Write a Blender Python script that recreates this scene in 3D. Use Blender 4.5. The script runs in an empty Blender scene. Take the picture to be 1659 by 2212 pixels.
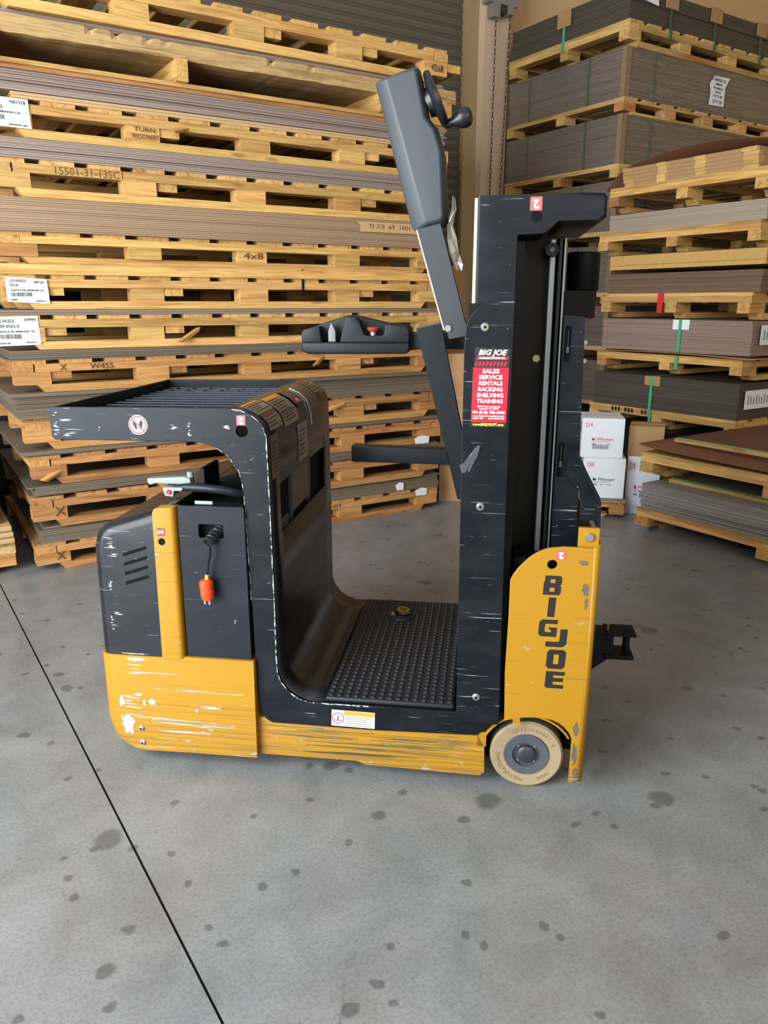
import bpy, bmesh, math, random
from mathutils import Vector, Matrix
R_ = math.radians
SC = bpy.context.scene
COL = SC.collection
GY = -32.5                                   # the room's own axes are laid along x and y
Q = Matrix.Rotation(R_(GY), 3, 'Z')
def turn(*p): return Q @ Vector((p[0], p[1], p[2] if len(p) > 2 else 0.0))

# ------------------------------------------------------------------ camera
cam_d = bpy.data.cameras.new('camera')
cam_d.sensor_fit = 'HORIZONTAL'; cam_d.sensor_width = 36.0
cam_d.lens = 36.0 * 1661.0 / 1659.0
cam_d.clip_start = 0.05; cam_d.clip_end = 200
cam = bpy.data.objects.new('camera', cam_d); COL.objects.link(cam)
cam.location = (0, 0, 1.3); cam.rotation_euler = (R_(90 - 15.19), 0, R_(GY))
SC.camera = cam

# ------------------------------------------------------------------ light
world = bpy.data.worlds.new('sky'); SC.world = world; world.use_nodes = True
bg = world.node_tree.nodes['Background']
bg.inputs[0].default_value = (1.0, 0.97, 0.93, 1); bg.inputs[1].default_value = 0.25

def area(name, loc, target, sx, sy, power, color):
    l = bpy.data.lights.new(name, 'AREA'); l.shape = 'RECTANGLE'; l.size = sx; l.size_y = sy
    l.energy = power; l.color = color
    loc, target = turn(*loc), turn(*target)
    o = bpy.data.objects.new(name, l); COL.objects.link(o); o.location = loc
    o.rotation_euler = (target - loc).to_track_quat('-Z', 'Y').to_euler()
    return o
area('dock_door_daylight', (-3.0, -0.5, 2.0), (0.2, 3.4, 1.0), 3.0, 3.6, 560, (0.84, 0.93, 1.0))
area('right_stack_fill', (2.2, -5.5, 3.0), (1.6, 5.0, 1.8), 6.0, 3.6, 230, (1.0, 0.93, 0.83))  # added fill lamp behind the camera, brightens the stacks on the right

vs = SC.view_settings
vs.view_transform = 'Standard'; vs.look = 'None'; vs.exposure = 0.0; vs.gamma = 1.0; vs.use_curve_mapping = False
SC.cycles.max_bounces = 4; SC.cycles.diffuse_bounces = 3; SC.cycles.glossy_bounces = 2; SC.cycles.use_light_tree = False; SC.cycles.transparent_max_bounces = 12
SC.cycles.use_denoising = True; SC.cycles.use_adaptive_sampling = True; SC.cycles.adaptive_threshold = 0.05

# ------------------------------------------------------------------ materials
def srgb(r, g, b):
    f = lambda c: (c / 12.92 if c <= 0.04045 else ((c + 0.055) / 1.055) ** 2.4)
    return (f(r / 255), f(g / 255), f(b / 255), 1)

class NB:
    def __init__(s, name):
        s.m = bpy.data.materials.new(name); s.m.use_nodes = True
        s.t = s.m.node_tree; s.b = s.t.nodes['Principled BSDF']; s.out = s.t.nodes['Material Output']
    def n(s, typ, **kw):
        nd = s.t.nodes.new('ShaderNode' + typ)
        for k, v in kw.items(): setattr(nd, k, v)
        return nd
    def l(s, a, b): s.t.links.new(a, b)
    def val(s, nd, **kw):
        for k, v in kw.items(): nd.inputs[k.replace('_', ' ')].default_value = v
    def coord(s, scale, rand=False, kind='Object'):
        tc = s.n('TexCoord'); v = tc.outputs[kind]
        if rand:
            oi = s.n('ObjectInfo'); mu = s.n('VectorMath', operation='SCALE'); mu.inputs[0].default_value = (7.3, 5.1, 9.7)
            s.l(oi.outputs['Random'], mu.inputs['Scale']); ad = s.n('VectorMath', operation='ADD')
            s.l(v, ad.inputs[0]); s.l(mu.outputs[0], ad.inputs[1]); v = ad.outputs[0]
        mp = s.n('Mapping'); mp.inputs['Scale'].default_value = scale; s.l(v, mp.inputs['Vector'])
        return mp.outputs[0]
    def noise(s, vec, scale, detail=3, rough=0.55, dist=0.0):
        nd = s.n('TexNoise'); s.val(nd, Scale=scale, Detail=detail, Roughness=rough, Distortion=dist)
        s.l(vec, nd.inputs['Vector']); return nd.outputs['Fac']
    def ramp(s, fac, stops, interp='LINEAR'):
        r = s.n('ValToRGB'); r.color_ramp.interpolation = interp
        els = r.color_ramp.elements
        els[0].position, els[0].color = stops[0]; els[1].position, els[1].color = stops[-1]
        for p, c in stops[1:-1]:
            e = els.new(p); e.color = c
        s.l(fac, r.inputs[0]); return r.outputs[0]
    def mix(s, fac, a, b, mode='MIX'):
        m = s.n('Mix', data_type='RGBA', blend_type=mode)
        for i, x in ((0, fac), (6, a), (7, b)):
            if hasattr(x, 'links'): s.l(x, m.inputs[i])
            else: m.inputs[i].default_value = x
        return m.outputs[2]
    def math(s, op, a, b=0.5):
        m = s.n('Math', operation=op)
        for i, x in ((0, a), (1, b)):
            if hasattr(x, 'links'): s.l(x, m.inputs[i])
            else: m.inputs[i].default_value = x
        return m.outputs[0]
    def bump(s, h, strength=0.2, dist=0.01):
        b = s.n('Bump'); b.inputs['Strength'].default_value = strength; b.inputs['Distance'].default_value = dist
        s.l(h, b.inputs['Height']); s.l(b.outputs[0], s.b.inputs['Normal'])
    def col(s, c):
        if hasattr(c, 'links'): s.l(c, s.b.inputs['Base Color'])
        else: s.b.inputs['Base Color'].default_value = c
    def rough(s, r):
        if hasattr(r, 'links'): s.l(r, s.b.inputs['Roughness'])
        else: s.b.inputs['Roughness'].default_value = r

def g(v): return (v, v, v, 1)
W0, W1 = g(0), g(1)

def plain(name, c, rough=0.5, metal=0.0, emit=0.0, noise=0.0):
    k = NB(name)
    if noise:
        f = k.noise(k.coord((1, 1, 1)), 40, 3)
        k.col(k.mix(k.math('MULTIPLY', f, noise), c, tuple(x * 0.5 for x in c[:3]) + (1,)))
    else: k.col(c)
    k.rough(rough); k.b.inputs['Metallic'].default_value = metal
    if emit:
        k.b.inputs['Emission Color'].default_value = c; k.b.inputs['Emission Strength'].default_value = emit
    return k.m

def wood(name, light, dark, knots=True):
    k = NB(name)
    v = k.coord((1.1, 16, 16), True)
    f1 = k.noise(v, 1.6, 3, 0.6, 0.8)
    grain = k.ramp(f1, [(0.30, dark), (0.50, light), (0.72, tuple(min(1, x * 1.12) for x in light[:3]) + (1,))])
    v2 = k.coord((3, 90, 90), True)
    fine = k.noise(v2, 2.0, 2, 0.6)
    c = k.mix(k.math('MULTIPLY', k.ramp(fine, [(0.40, W0), (0.70, W1)]), 0.55), grain, tuple(x * 0.62 for x in dark[:3]) + (1,))
    if knots:
        v3 = k.coord((2.4, 9, 9), True)
        vo = k.n('TexVoronoi'); vo.inputs['Scale'].default_value = 1.0; k.l(v3, vo.inputs['Vector'])
        kn = k.ramp(vo.outputs['Distance'], [(0.05, W1), (0.13, W0)])
        c = k.mix(k.math('MULTIPLY', kn, 0.55), c, srgb(120, 66, 28))
    oi = k.n('ObjectInfo')
    hsv = k.n('HueSaturation'); k.l(c, hsv.inputs['Color'])
    r1 = k.n('MapRange'); k.l(oi.outputs['Random'], r1.inputs['Value']); r1.inputs['To Min'].default_value = 0.68; r1.inputs['To Max'].default_value = 1.02
    k.l(r1.outputs[0], hsv.inputs['Value'])
    sx = k.n('Math', operation='FRACT'); k.l(k.math('MULTIPLY', oi.outputs['Random'], 17.3), sx.inputs[0])
    r2 = k.n('MapRange'); k.l(sx.outputs[0], r2.inputs['Value']); r2.inputs['To Min'].default_value = 0.495; r2.inputs['To Max'].default_value = 0.508
    k.l(r2.outputs[0], hsv.inputs['Hue'])
    k.col(hsv.outputs[0]); k.rough(0.72)
    return k.m

def sheets_mat(name, a, b, warm=None):
    k = NB(name)
    f = k.noise(k.coord((0.35, 0.35, 170), True), 1.0, 3, 0.65)
    f2 = k.noise(k.coord((0.9, 0.9, 9), True), 1.0, 2)
    c = k.ramp(f, [(0.30, b), (0.55, a), (0.8, tuple(min(1, x * 1.25) for x in a[:3]) + (1,))])
    c = k.mix(k.math('MULTIPLY', f2, 0.55), c, b)
    k.col(c); k.rough(0.55)
    return k.m

def black_paint(name, base, rough=0.34, wear=0.5, white=srgb(205, 212, 220), spec=0.22):
    k = NB(name)
    s1 = k.noise(k.coord((2.2, 2.2, 150)), 1.7, 3, 0.6)
    s1b = k.noise(k.coord((7.0, 7.0, 230)), 1.3, 2, 0.5)
    s2 = k.noise(k.coord((4.5, 4.5, 9)), 1.6, 2)
    m = k.math('MULTIPLY', k.ramp(s1, [(0.665, W0), (0.69, W1)]), k.ramp(s2, [(0.50, W0), (0.60, W1)]))
    m2 = k.math('MULTIPLY', k.ramp(s1b, [(0.70, W0), (0.72, W1)]), k.ramp(s2, [(0.42, W1), (0.50, W0)]))
    s3 = k.noise(k.coord((22, 22, 46)), 1.5, 3, 0.7); chip = k.ramp(s3, [(0.725, W0), (0.74, W1)])
    m = k.math('MAXIMUM', m, k.math('MAXIMUM', m2, chip))
    s4 = k.noise(k.coord((3, 3, 7)), 2.0, 3, 0.6)
    c0 = k.mix(k.math('MULTIPLY', k.ramp(s4, [(0.45, W0), (0.75, W1)]), 0.25), base, srgb(52, 53, 56))
    k.col(k.mix(k.math('MULTIPLY', m, wear), c0, white))
    k.rough(k.ramp(s4, [(0.3, g(rough)), (0.7, g(rough + 0.08))])); k.b.inputs['Specular IOR Level'].default_value = spec
    return k.m

def yellow_paint(name, low):
    k = NB(name)
    base = srgb(168, 121, 15)
    s1 = k.noise(k.coord((1.3, 1.3, 130)), 1.3, 4, 0.7)
    s1b = k.noise(k.coord((1.0, 1.0, 75), False), 2.1, 4, 0.75)
    tc = k.n('TexCoord'); sep = k.n('SeparateXYZ'); k.l(tc.outputs['Object'], sep.inputs[0])
    mr = k.n('MapRange'); k.l(sep.outputs[2], mr.inputs['Value'])
    mr.inputs['From Min'].default_value = 0.03; mr.inputs['From Max'].default_value = low
    mr.inputs['To Min'].default_value = 1.0; mr.inputs['To Max'].default_value = 0.0
    lowm = mr.outputs[0]
    patch = k.noise(k.coord((3, 3, 6)), 1.7, 3)
    amt = k.math('ADD', k.math('MULTIPLY', lowm, 0.15), k.math('MULTIPLY', patch, 0.06))
    dk = k.ramp(k.math('ADD', s1, amt), [(0.60, W0), (0.78, W1)])
    wh = k.ramp(k.math('ADD', s1b, k.math('MULTIPLY', amt, 0.8)), [(0.735, W0), (0.76, W1)])
    sp = k.noise(k.coord((14, 14, 26)), 1.4, 3, 0.7)
    chips = k.ramp(k.math('ADD', sp, k.math('MULTIPLY', lowm, 0.05)), [(0.70, W0), (0.715, W1)])
    v = k.noise(k.coord((2, 2, 2)), 2.0, 3)
    c = k.mix(k.math('MULTIPLY', v, 0.25), base, srgb(164, 112, 14))
    c = k.mix(k.math('MULTIPLY', dk, 0.7), c, srgb(86, 70, 48))
    c = k.mix(k.math('MULTIPLY', wh, 0.85), c, srgb(206, 200, 182))
    c = k.mix(k.math('MULTIPLY', chips, 0.8), c, srgb(150, 150, 142))
    k.col(c); k.rough(k.ramp(v, [(0.3, g(0.36)), (0.7, g(0.5))]))
    return k.m

def concrete(name):
    k = NB(name)
    v = k.coord((1, 1, 1), False)
    big = k.noise(v, 0.9, 4, 0.6, 0.6); mid = k.noise(v, 5, 5, 0.65, 0.4); fine = k.noise(v, 120, 3, 0.7); grit = k.noise(v, 420, 2, 0.6)
    c = k.ramp(big, [(0.30, srgb(124, 121, 119)), (0.45, srgb(131, 133, 131)), (0.55, srgb(136, 130, 128)), (0.72, srgb(138, 142, 142))])
    c = k.mix(0.5, c, k.ramp(mid, [(0.3, srgb(106, 106, 106)), (0.7, srgb(154, 154, 154))]), 'MIX')
    c = k.mix(k.math('MULTIPLY', k.ramp(fine, [(0.35, W1), (0.55, W0)]), 0.35), c, srgb(78, 76, 72))
    c = k.mix(k.math('MULTIPLY', k.ramp(grit, [(0.66, W0), (0.72, W1)]), 0.5), c, srgb(178, 176, 168))
    # oil spots with their own shapes
    dst = k.n('TexNoise'); k.val(dst, Scale=9.0, Detail=3.0)
    k.l(v, dst.inputs['Vector'])
    wob = k.n('VectorMath', operation='SCALE'); k.l(dst.outputs['Color'], wob.inputs[0]); wob.inputs['Scale'].default_value = 0.06
    vv = k.n('VectorMath', operation='ADD'); k.l(v, vv.inputs[0]); k.l(wob.outputs[0], vv.inputs[1])
    for sc, r0, off, th in ((2.3, 0.085, 3.1, 0.86), (5.5, 0.12, 9.4, 0.90), (13.0, 0.16, 1.7, 0.86)):
        mp = k.n('Mapping'); mp.inputs['Location'].default_value = (off, off * 0.7, 0); k.l(vv.outputs[0], mp.inputs['Vector'])
        vo = k.n('TexVoronoi'); vo.voronoi_dimensions = '2D'; vo.inputs['Scale'].default_value = sc; k.l(mp.outputs[0], vo.inputs['Vector'])
        sep = k.n('SeparateColor'); k.l(vo.outputs['Color'], sep.inputs[0])
        on = k.math('GREATER_THAN', sep.outputs[0], th)
        sp = k.math('MULTIPLY', k.ramp(vo.outputs['Distance'], [(r0 * 0.75, W1), (r0 * 1.1, W0)]), on)
        c = k.mix(k.math('MULTIPLY', sp, 0.55), c, srgb(62, 60, 58))
    # hairline cracks
    vo = k.n('TexVoronoi', feature='DISTANCE_TO_EDGE'); vo.voronoi_dimensions = '2D'; vo.inputs['Scale'].default_value = 0.8; k.l(vv.outputs[0], vo.inputs['Vector'])
    cr = k.math('MULTIPLY', k.ramp(vo.outputs['Distance'], [(0.0008, W1), (0.003, W0)]), k.ramp(big, [(0.50, W0), (0.60, W1)]))
    c = k.mix(k.math('MULTIPLY', cr, 0.6), c, srgb(60, 58, 55))
    k.col(c)
    k.rough(k.ramp(mid, [(0.3, g(0.26)), (0.7, g(0.42))])); k.bump(fine, 0.12, 0.004)
    return k.m

def film_mat(name):
    k = NB(name)
    tr = k.n('BsdfTransparent'); gl = k.n('BsdfGlossy'); gl.inputs['Roughness'].default_value = 0.10
    gl.inputs['Color'].default_value = (0.8, 0.8, 0.8, 1)
    df = k.n('BsdfDiffuse'); df.inputs['Color'].default_value = (0.30, 0.27, 0.23, 1)
    f = k.noise(k.coord((1.2, 1.2, 14), True), 2.0, 3, 0.6, 1.5)
    bp = k.n('Bump'); bp.inputs['Strength'].default_value = 0.9; bp.inputs['Distance'].default_value = 0.06; k.l(f, bp.inputs['Height'])
    k.l(bp.outputs[0], gl.inputs['Normal'])
    m1 = k.n('MixShader'); m1.inputs[0].default_value = 0.35; k.l(gl.outputs[0], m1.inputs[1]); k.l(df.outputs[0], m1.inputs[2])
    m2 = k.n('MixShader'); m2.inputs[0].default_value = 0.34; k.l(tr.outputs[0], m2.inputs[1]); k.l(m1.outputs[0], m2.inputs[2])
    k.l(m2.outputs[0], k.out.inputs['Surface'])
    return k.m

M = {}
M['wood'] = wood('pine_light', srgb(228, 178, 106), srgb(190, 130, 60))
M['wood_o'] = wood('pine_orange', srgb(204, 146, 84), srgb(158, 100, 48))
M['wood_r'] = wood('pine_pale', srgb(224, 180, 112), srgb(184, 132, 66))
M['wood_raw'] = wood('rough_board', srgb(206, 170, 112), srgb(150, 112, 64))
M['sh_purple'] = sheets_mat('laminate_edge_mauve', srgb(164, 143, 130), srgb(118, 101, 92))
M['sh_tan'] = sheets_mat('laminate_edge_tan', srgb(172, 142, 112), srgb(144, 115, 88))
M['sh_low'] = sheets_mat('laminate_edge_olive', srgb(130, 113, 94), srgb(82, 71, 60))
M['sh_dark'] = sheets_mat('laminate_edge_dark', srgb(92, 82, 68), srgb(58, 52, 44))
M['sh_brown'] = sheets_mat('laminate_edge_brown', srgb(134, 105, 82), srgb(96, 72, 56))
M['sh_grey'] = sheets_mat('laminate_edge_grey', srgb(150, 131, 113), srgb(108, 94, 82))
M['sh_pale'] = sheets_mat('laminate_edge_pale', srgb(182, 164, 142), srgb(144, 126, 108))
M['sh_mauve'] = sheets_mat('laminate_edge_rose', srgb(164, 139, 124), srgb(120, 101, 90))
M['sh_silver'] = sheets_mat('laminate_edge_silver', srgb(166, 160, 152), srgb(92, 86, 80))
M['kraft'] = plain('kraft_paper_brown', srgb(112, 70, 48), 0.6, noise=0.25)
M['card'] = plain('cardboard', srgb(176, 136, 92), 0.8, noise=0.25)
M['card_l'] = plain('cardboard_light', srgb(200, 164, 116), 0.8, noise=0.2)
M['particle'] = plain('particle_board', srgb(214, 168, 96), 0.8, noise=0.6)
M['paper'] = plain('white_paper', srgb(236, 234, 232), 0.6)
M['ink'] = plain('black_ink', srgb(34, 32, 32), 0.6)
M['ink_grey'] = plain('grey_ink', srgb(120, 118, 116), 0.6)
M['ink_red'] = plain('red_ink', srgb(200, 40, 50), 0.6)
M['pencil'] = plain('marker_brown', srgb(92, 62, 30), 0.7)
M['green'] = plain('green_strap', srgb(70, 170, 120), 0.4)
M['green_d'] = plain('dark_green_strap', srgb(52, 92, 66), 0.4)
M['film'] = film_mat('stretch_film')
M['foil'] = plain('crumpled_film', srgb(190, 180, 165), 0.2, 0.6)
M['blackfilm'] = plain('black_film', srgb(20, 23, 29), 0.4)  # also colours the added shade block behind the left stack
M['floor'] = concrete('concrete'); M['joint'] = plain('joint_filler', srgb(38, 36, 34), 0.9)
M['shutter'] = plain('shutter_steel', srgb(116, 106, 90), 0.5, 0.2)
M['wall'] = plain('painted_wall', srgb(222, 188, 140), 0.8)
M['column'] = plain('painted_column', srgb(226, 196, 166), 0.7, noise=0.3)
M['guide'] = plain('door_guide', srgb(170, 146, 104), 0.6)
M['chain'] = plain('steel_chain', srgb(92, 80, 70), 0.5, 0.7)
M['bracket'] = plain('grey_bracket', srgb(150, 146, 140), 0.5, 0.3)
M['ceil'] = plain('ceiling_panel', srgb(200, 196, 188), 0.9)
M['black'] = black_paint('black_powder_coat', srgb(15, 18, 25), 0.34, 0.5)
M['black_s'] = black_paint('black_sheet_metal', srgb(24, 23, 24), 0.25, 0.0, spec=0.6)
M['black_hood'] = black_paint('black_hood_plastic', srgb(22, 24, 28), 0.26, 0.5, spec=0.32)
M['black_d'] = plain('black_matte', srgb(12, 13, 16), 0.55)
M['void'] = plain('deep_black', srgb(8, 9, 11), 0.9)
M['plastic'] = plain('dark_plastic', srgb(56, 59, 64), 0.5)
M['gmetal'] = plain('dark_grey_tube', srgb(58, 63, 66), 0.4, 0.1, noise=0.3)
M['rubber'] = plain('rubber_mat', srgb(32, 33, 37), 0.55, noise=0.3)
M['yellow'] = yellow_paint('yellow_paint', 0.26)
M['yellow_b'] = yellow_paint('yellow_paint_front', 0.16)
M['orange'] = plain('orange_plug', srgb(240, 78, 30), 0.4, noise=0.35)
M['steel'] = plain('zinc_steel', srgb(190, 190, 188), 0.3, 0.9)
M['rail'] = plain('rail_steel', srgb(120, 122, 124), 0.35, 0.6)
M['worn'] = black_paint('worn_edge', srgb(60, 60, 62), 0.5, 0.8); 
M['tyre'] = plain('tan_polyurethane', srgb(158, 137, 104), 0.7, noise=0.5)
M['tread'] = plain('dusty_tread', srgb(92, 92, 92), 0.8, noise=0.4)
M['hub'] = plain('hub_iron', srgb(78, 82, 90), 0.6, 0.0, noise=0.8)
M['red'] = plain('sticker_red', srgb(226, 24, 44), 0.4)
M['pink'] = plain('sticker_faded_red', srgb(226, 92, 88), 0.4)
M['redbtn'] = plain('red_button', srgb(170, 52, 46), 0.5)
M['white'] = plain('sticker_white', srgb(238, 240, 242), 0.5)
M['ybright'] = plain('print_yellow', srgb(250, 220, 30), 0.5)
M['owarn'] = plain('print_orange', srgb(230, 150, 40), 0.5)
M['decal'] = plain('faded_decal', srgb(150, 138, 116), 0.4, noise=0.7)
M['decal2'] = plain('torn_decal', srgb(120, 98, 76), 0.5, noise=0.8)
M['decalr'] = plain('decal_red', srgb(150, 60, 50), 0.5)
M['led'] = plain('red_led', srgb(255, 40, 50), 0.4, emit=3.0)
M['greyh'] = plain('grey_handle', srgb(138, 144, 138), 0.5)
M['gold'] = plain('brass_print', srgb(160, 130, 70), 0.4, 0.4)
M['redpaint'] = plain('red_spray', srgb(206, 40, 44), 0.7)
M['boxw'] = plain('white_carton', srgb(226, 226, 232), 0.6)
M['blue_tag'] = plain('blue_tag', srgb(60, 110, 190), 0.5)

kc = NB('chipped_paint'); fc = kc.noise(kc.coord((1, 1, 1)), 60, 3, 0.7)
kc.col(kc.ramp(fc, [(0.44, srgb(24, 26, 32)), (0.54, srgb(196, 198, 198))])); kc.rough(0.6); M['chip'] = kc.m
M['gridm'] = plain('black_wire', srgb(64, 70, 80), 0.3)
M['decalt'] = plain('decal_text', srgb(70, 60, 50), 0.6)
M['screen'] = plain('display_glass', srgb(18, 18, 22), 0.1)
M['mastm'] = plain('mast_black', srgb(7, 8, 10), 0.45)
M['brass'] = plain('brass', srgb(170, 165, 110), 0.4, 0.7)
M['black_print'] = plain('black_print', srgb(30, 29, 30), 0.45)
M['bare'] = plain('bare_metal_patch', srgb(112, 104, 84), 0.5, 0.2, noise=0.5)
M['primer'] = plain('white_primer', srgb(192, 192, 188), 0.6, noise=0.6)
M['pale_edge'] = plain('pale_edge_tone', srgb(220, 212, 196), 0.45, 0.2)  # pale tone; on the mast cap corner it paints the caught light
M['black_door'] = black_paint('black_battery_door', srgb(28, 30, 37), 0.40, 0.18)
M['cable'] = plain('black_cable', srgb(36, 38, 44), 0.35)
M['capm'] = plain('hub_cap', srgb(46, 50, 58), 0.4, noise=0.3)
M['tyre_d'] = plain('tyre_lettering', srgb(134, 114, 84), 0.7)
M['black_sat'] = plain('black_knob', srgb(26, 27, 30), 0.35)
M['pod'] = plain('armrest_plastic', srgb(26, 28, 32), 0.42)
M['greyl'] = plain('grey_lever', srgb(128, 124, 120), 0.5)
M['gate'] = plain('gate_paint', srgb(27, 30, 34), 0.42, noise=0.2)
M['gate'].node_tree.nodes['Principled BSDF'].inputs['Specular IOR Level'].default_value = 0.3
for q_ in ('mastm', 'black_d', 'void', 'cable', 'pod'): M[q_].node_tree.nodes['Principled BSDF'].inputs['Specular IOR Level'].default_value = 0.22
M['tape'] = plain('clear_tape', srgb(74, 78, 84), 0.15)

# ------------------------------------------------------------------ mesh helpers
def link(name, me, mat, parent=None, loc=(0, 0, 0), rot=(0, 0, 0)):
    o = bpy.data.objects.new(name, me); COL.objects.link(o)
    if mat is not None and not me.materials: me.materials.append(M[mat] if isinstance(mat, str) else mat)
    o.location = loc; o.rotation_euler = rot
    if parent is not None: o.parent = parent
    return o
def tag(o, label, cat, group=None, kind=None):
    o['label'] = label
    if cat: o['category'] = cat
    if group: o['group'] = group
    if kind: o['kind'] = kind
    return o
def empty(name, loc, yaw=0):
    o = bpy.data.objects.new(name, None); COL.objects.link(o); o.location = loc; o.rotation_euler = (0, 0, R_(yaw))
    o.empty_display_size = 0.1
    return o
def raw(verts, faces, smooth=False):
    me = bpy.data.meshes.new('m'); me.from_pydata([tuple(v) for v in verts], [], faces)
    bm = bmesh.new(); bm.from_mesh(me); bmesh.ops.recalc_face_normals(bm, faces=bm.faces)
    if smooth:
        for f in bm.faces: f.smooth = True
    bm.to_mesh(me); bm.free(); me.update(); return me
BF = [(0, 3, 2, 1), (4, 5, 6, 7), (0, 1, 5, 4), (1, 2, 6, 5), (2, 3, 7, 6), (3, 0, 4, 7)]
def boxv(x0, x1, y0, y1, z0, z1):
    return [(x0, y0, z0), (x1, y0, z0), (x1, y1, z0), (x0, y1, z0), (x0, y0, z1), (x1, y0, z1), (x1, y1, z1), (x0, y1, z1)]
def boxes(lst):
    V, F = [], []
    for b in lst:
        o = len(V); V += boxv(*b); F += [tuple(i + o for i in f) for f in BF]
    return raw(V, F)
def bevel_mod(o, w, seg=2, ang=30):
    m = o.modifiers.new('bevel', 'BEVEL'); m.width = w; m.segments = seg; m.limit_method = 'ANGLE'; m.angle_limit = R_(ang)
    for p in o.data.polygons: p.use_smooth = True
    m.harden_normals = False
    return o
def smooth_by(me, ang=35):
    bm = bmesh.new(); bm.from_mesh(me)
    for f in bm.faces: f.smooth = True
    for e in bm.edges:
        if len(e.link_faces) == 2 and e.calc_face_angle(0) > R_(ang): e.smooth = False
    bm.to_mesh(me); bm.free(); return me
def B(name, mat, parent, x0, x1, y0, y1, z0, z1, bev=0.0):
    o = link(name, boxes([(x0, x1, y0, y1, z0, z1)]), mat, parent)
    if bev: bevel_mod(o, bev); smooth_by(o.data, 60)
    return o
def plate_mesh(outer, b0, b1, holes=(), bev=0.0):
    """flat plate in the a-z plane with holes, thickness from b0 (camera side) to b1"""
    cu = bpy.data.curves.new('c', 'CURVE'); cu.dimensions = '2D'; cu.fill_mode = 'BOTH'
    for ring in [outer] + list(holes):
        sp = cu.splines.new('POLY'); sp.points.add(len(ring) - 1)
        for p, (u, v) in zip(sp.points, ring): p.co = (u, v, 0, 1)
        sp.use_cyclic_u = True
    cu.extrude = max(0.00005, (b1 - b0) / 2 - bev)
    if bev: cu.bevel_depth = bev; cu.bevel_resolution = 1; cu.offset = -bev
    ob = bpy.data.objects.new('t', cu); me = bpy.data.meshes.new_from_object(ob)
    bpy.data.objects.remove(ob); bpy.data.curves.remove(cu)
    mid = (b0 + b1) / 2
    for v in me.vertices:
        u, w, d = v.co; v.co = (u, mid - d, w)
    me.materials.clear(); me.update()
    smooth_by(me, 40)
    return me
def plate(name, mat, parent, outer, b0, b1, holes=(), bev=0.0):
    return link(name, plate_mesh(outer, b0, b1, holes, bev), mat, parent)
def circ(cx, cz, r, n=20):
    return [(cx + r * math.cos(2 * math.pi * i / n), cz + r * math.sin(2 * math.pi * i / n)) for i in range(n)]
def rrect(x0, x1, z0, z1, r, n=4):
    P = []
    for cx, cz, a in ((x1 - r, z1 - r, 0), (x0 + r, z1 - r, 90), (x0 + r, z0 + r, 180), (x1 - r, z0 + r, 270)):
        for i in range(n + 1):
            t = R_(a + 90 * i / n); P.append((cx + r * math.cos(t), cz + r * math.sin(t)))
    return P
def prism(poly, b0, b1, bev=None, pick=None, seg=4):
    """polygon in a-z extruded along b; optionally bevel the edges chosen by pick(edge centre)"""
    n = len(poly); V = [(u, b0, v) for u, v in poly] + [(u, b1, v) for u, v in poly]
    F = [tuple(range(n)), tuple(range(2 * n - 1, n - 1, -1))] + [(i, (i + 1) % n, n + (i + 1) % n, n + i) for i in range(n)]
    me = bpy.data.meshes.new('m'); me.from_pydata(V, [], F)
    bm = bmesh.new(); bm.from_mesh(me); bmesh.ops.recalc_face_normals(bm, faces=bm.faces)
    if bev:
        es = [e for e in bm.edges if pick is None or pick((e.verts[0].co + e.verts[1].co) / 2, e)]
        bmesh.ops.bevel(bm, geom=es, offset=bev, segments=seg, profile=0.5, affect='EDGES', clamp_overlap=True)
    bm.to_mesh(me); bm.free(); smooth_by(me, 35); return me
def loft(rings, cap=True):
    n = len(rings[0]); V = [v for r in rings for v in r]; F = []
    for k in range(len(rings) - 1):
        for i in range(n): F.append((k * n + i, k * n + (i + 1) % n, (k + 1) * n + (i + 1) % n, (k + 1) * n + i))
    if cap: F.append(tuple(range(n))); F.append(tuple(range(len(V) - 1, len(V) - n - 1, -1)))
    return smooth_by(raw(V, F), 40)
def tube(pts, r, n=8, cap=True):
    pts = [Vector(p) for p in pts]; rings = []; up = None
    for i, p in enumerate(pts):
        t = (pts[min(i + 1, len(pts) - 1)] - pts[max(i - 1, 0)]).normalized()
        if up is None:
            up = Vector((0, 0, 1)) if abs(t.z) < 0.9 else Vector((1, 0, 0))
        u = (up - t * up.dot(t)).normalized(); w = t.cross(u); up = u
        rr = r[i] if isinstance(r, (list, tuple)) else r
        rings.append([p + (u * math.cos(2 * math.pi * k / n) + w * math.sin(2 * math.pi * k / n)) * rr for k in range(n)])
    return loft(rings)
def lathe(profile, axis_o, axis_d, n=28, cap=True):
    """profile list of (radius, along)"""
    d = Vector(axis_d).normalized(); o = Vector(axis_o)
    u = d.orthogonal().normalized(); w = d.cross(u)
    rings = [[o + d * h + (u * math.cos(2 * math.pi * k / n) + w * math.sin(2 * math.pi * k / n)) * max(r, 1e-4) for k in range(n)] for r, h in profile]
    return loft(rings, cap)
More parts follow.
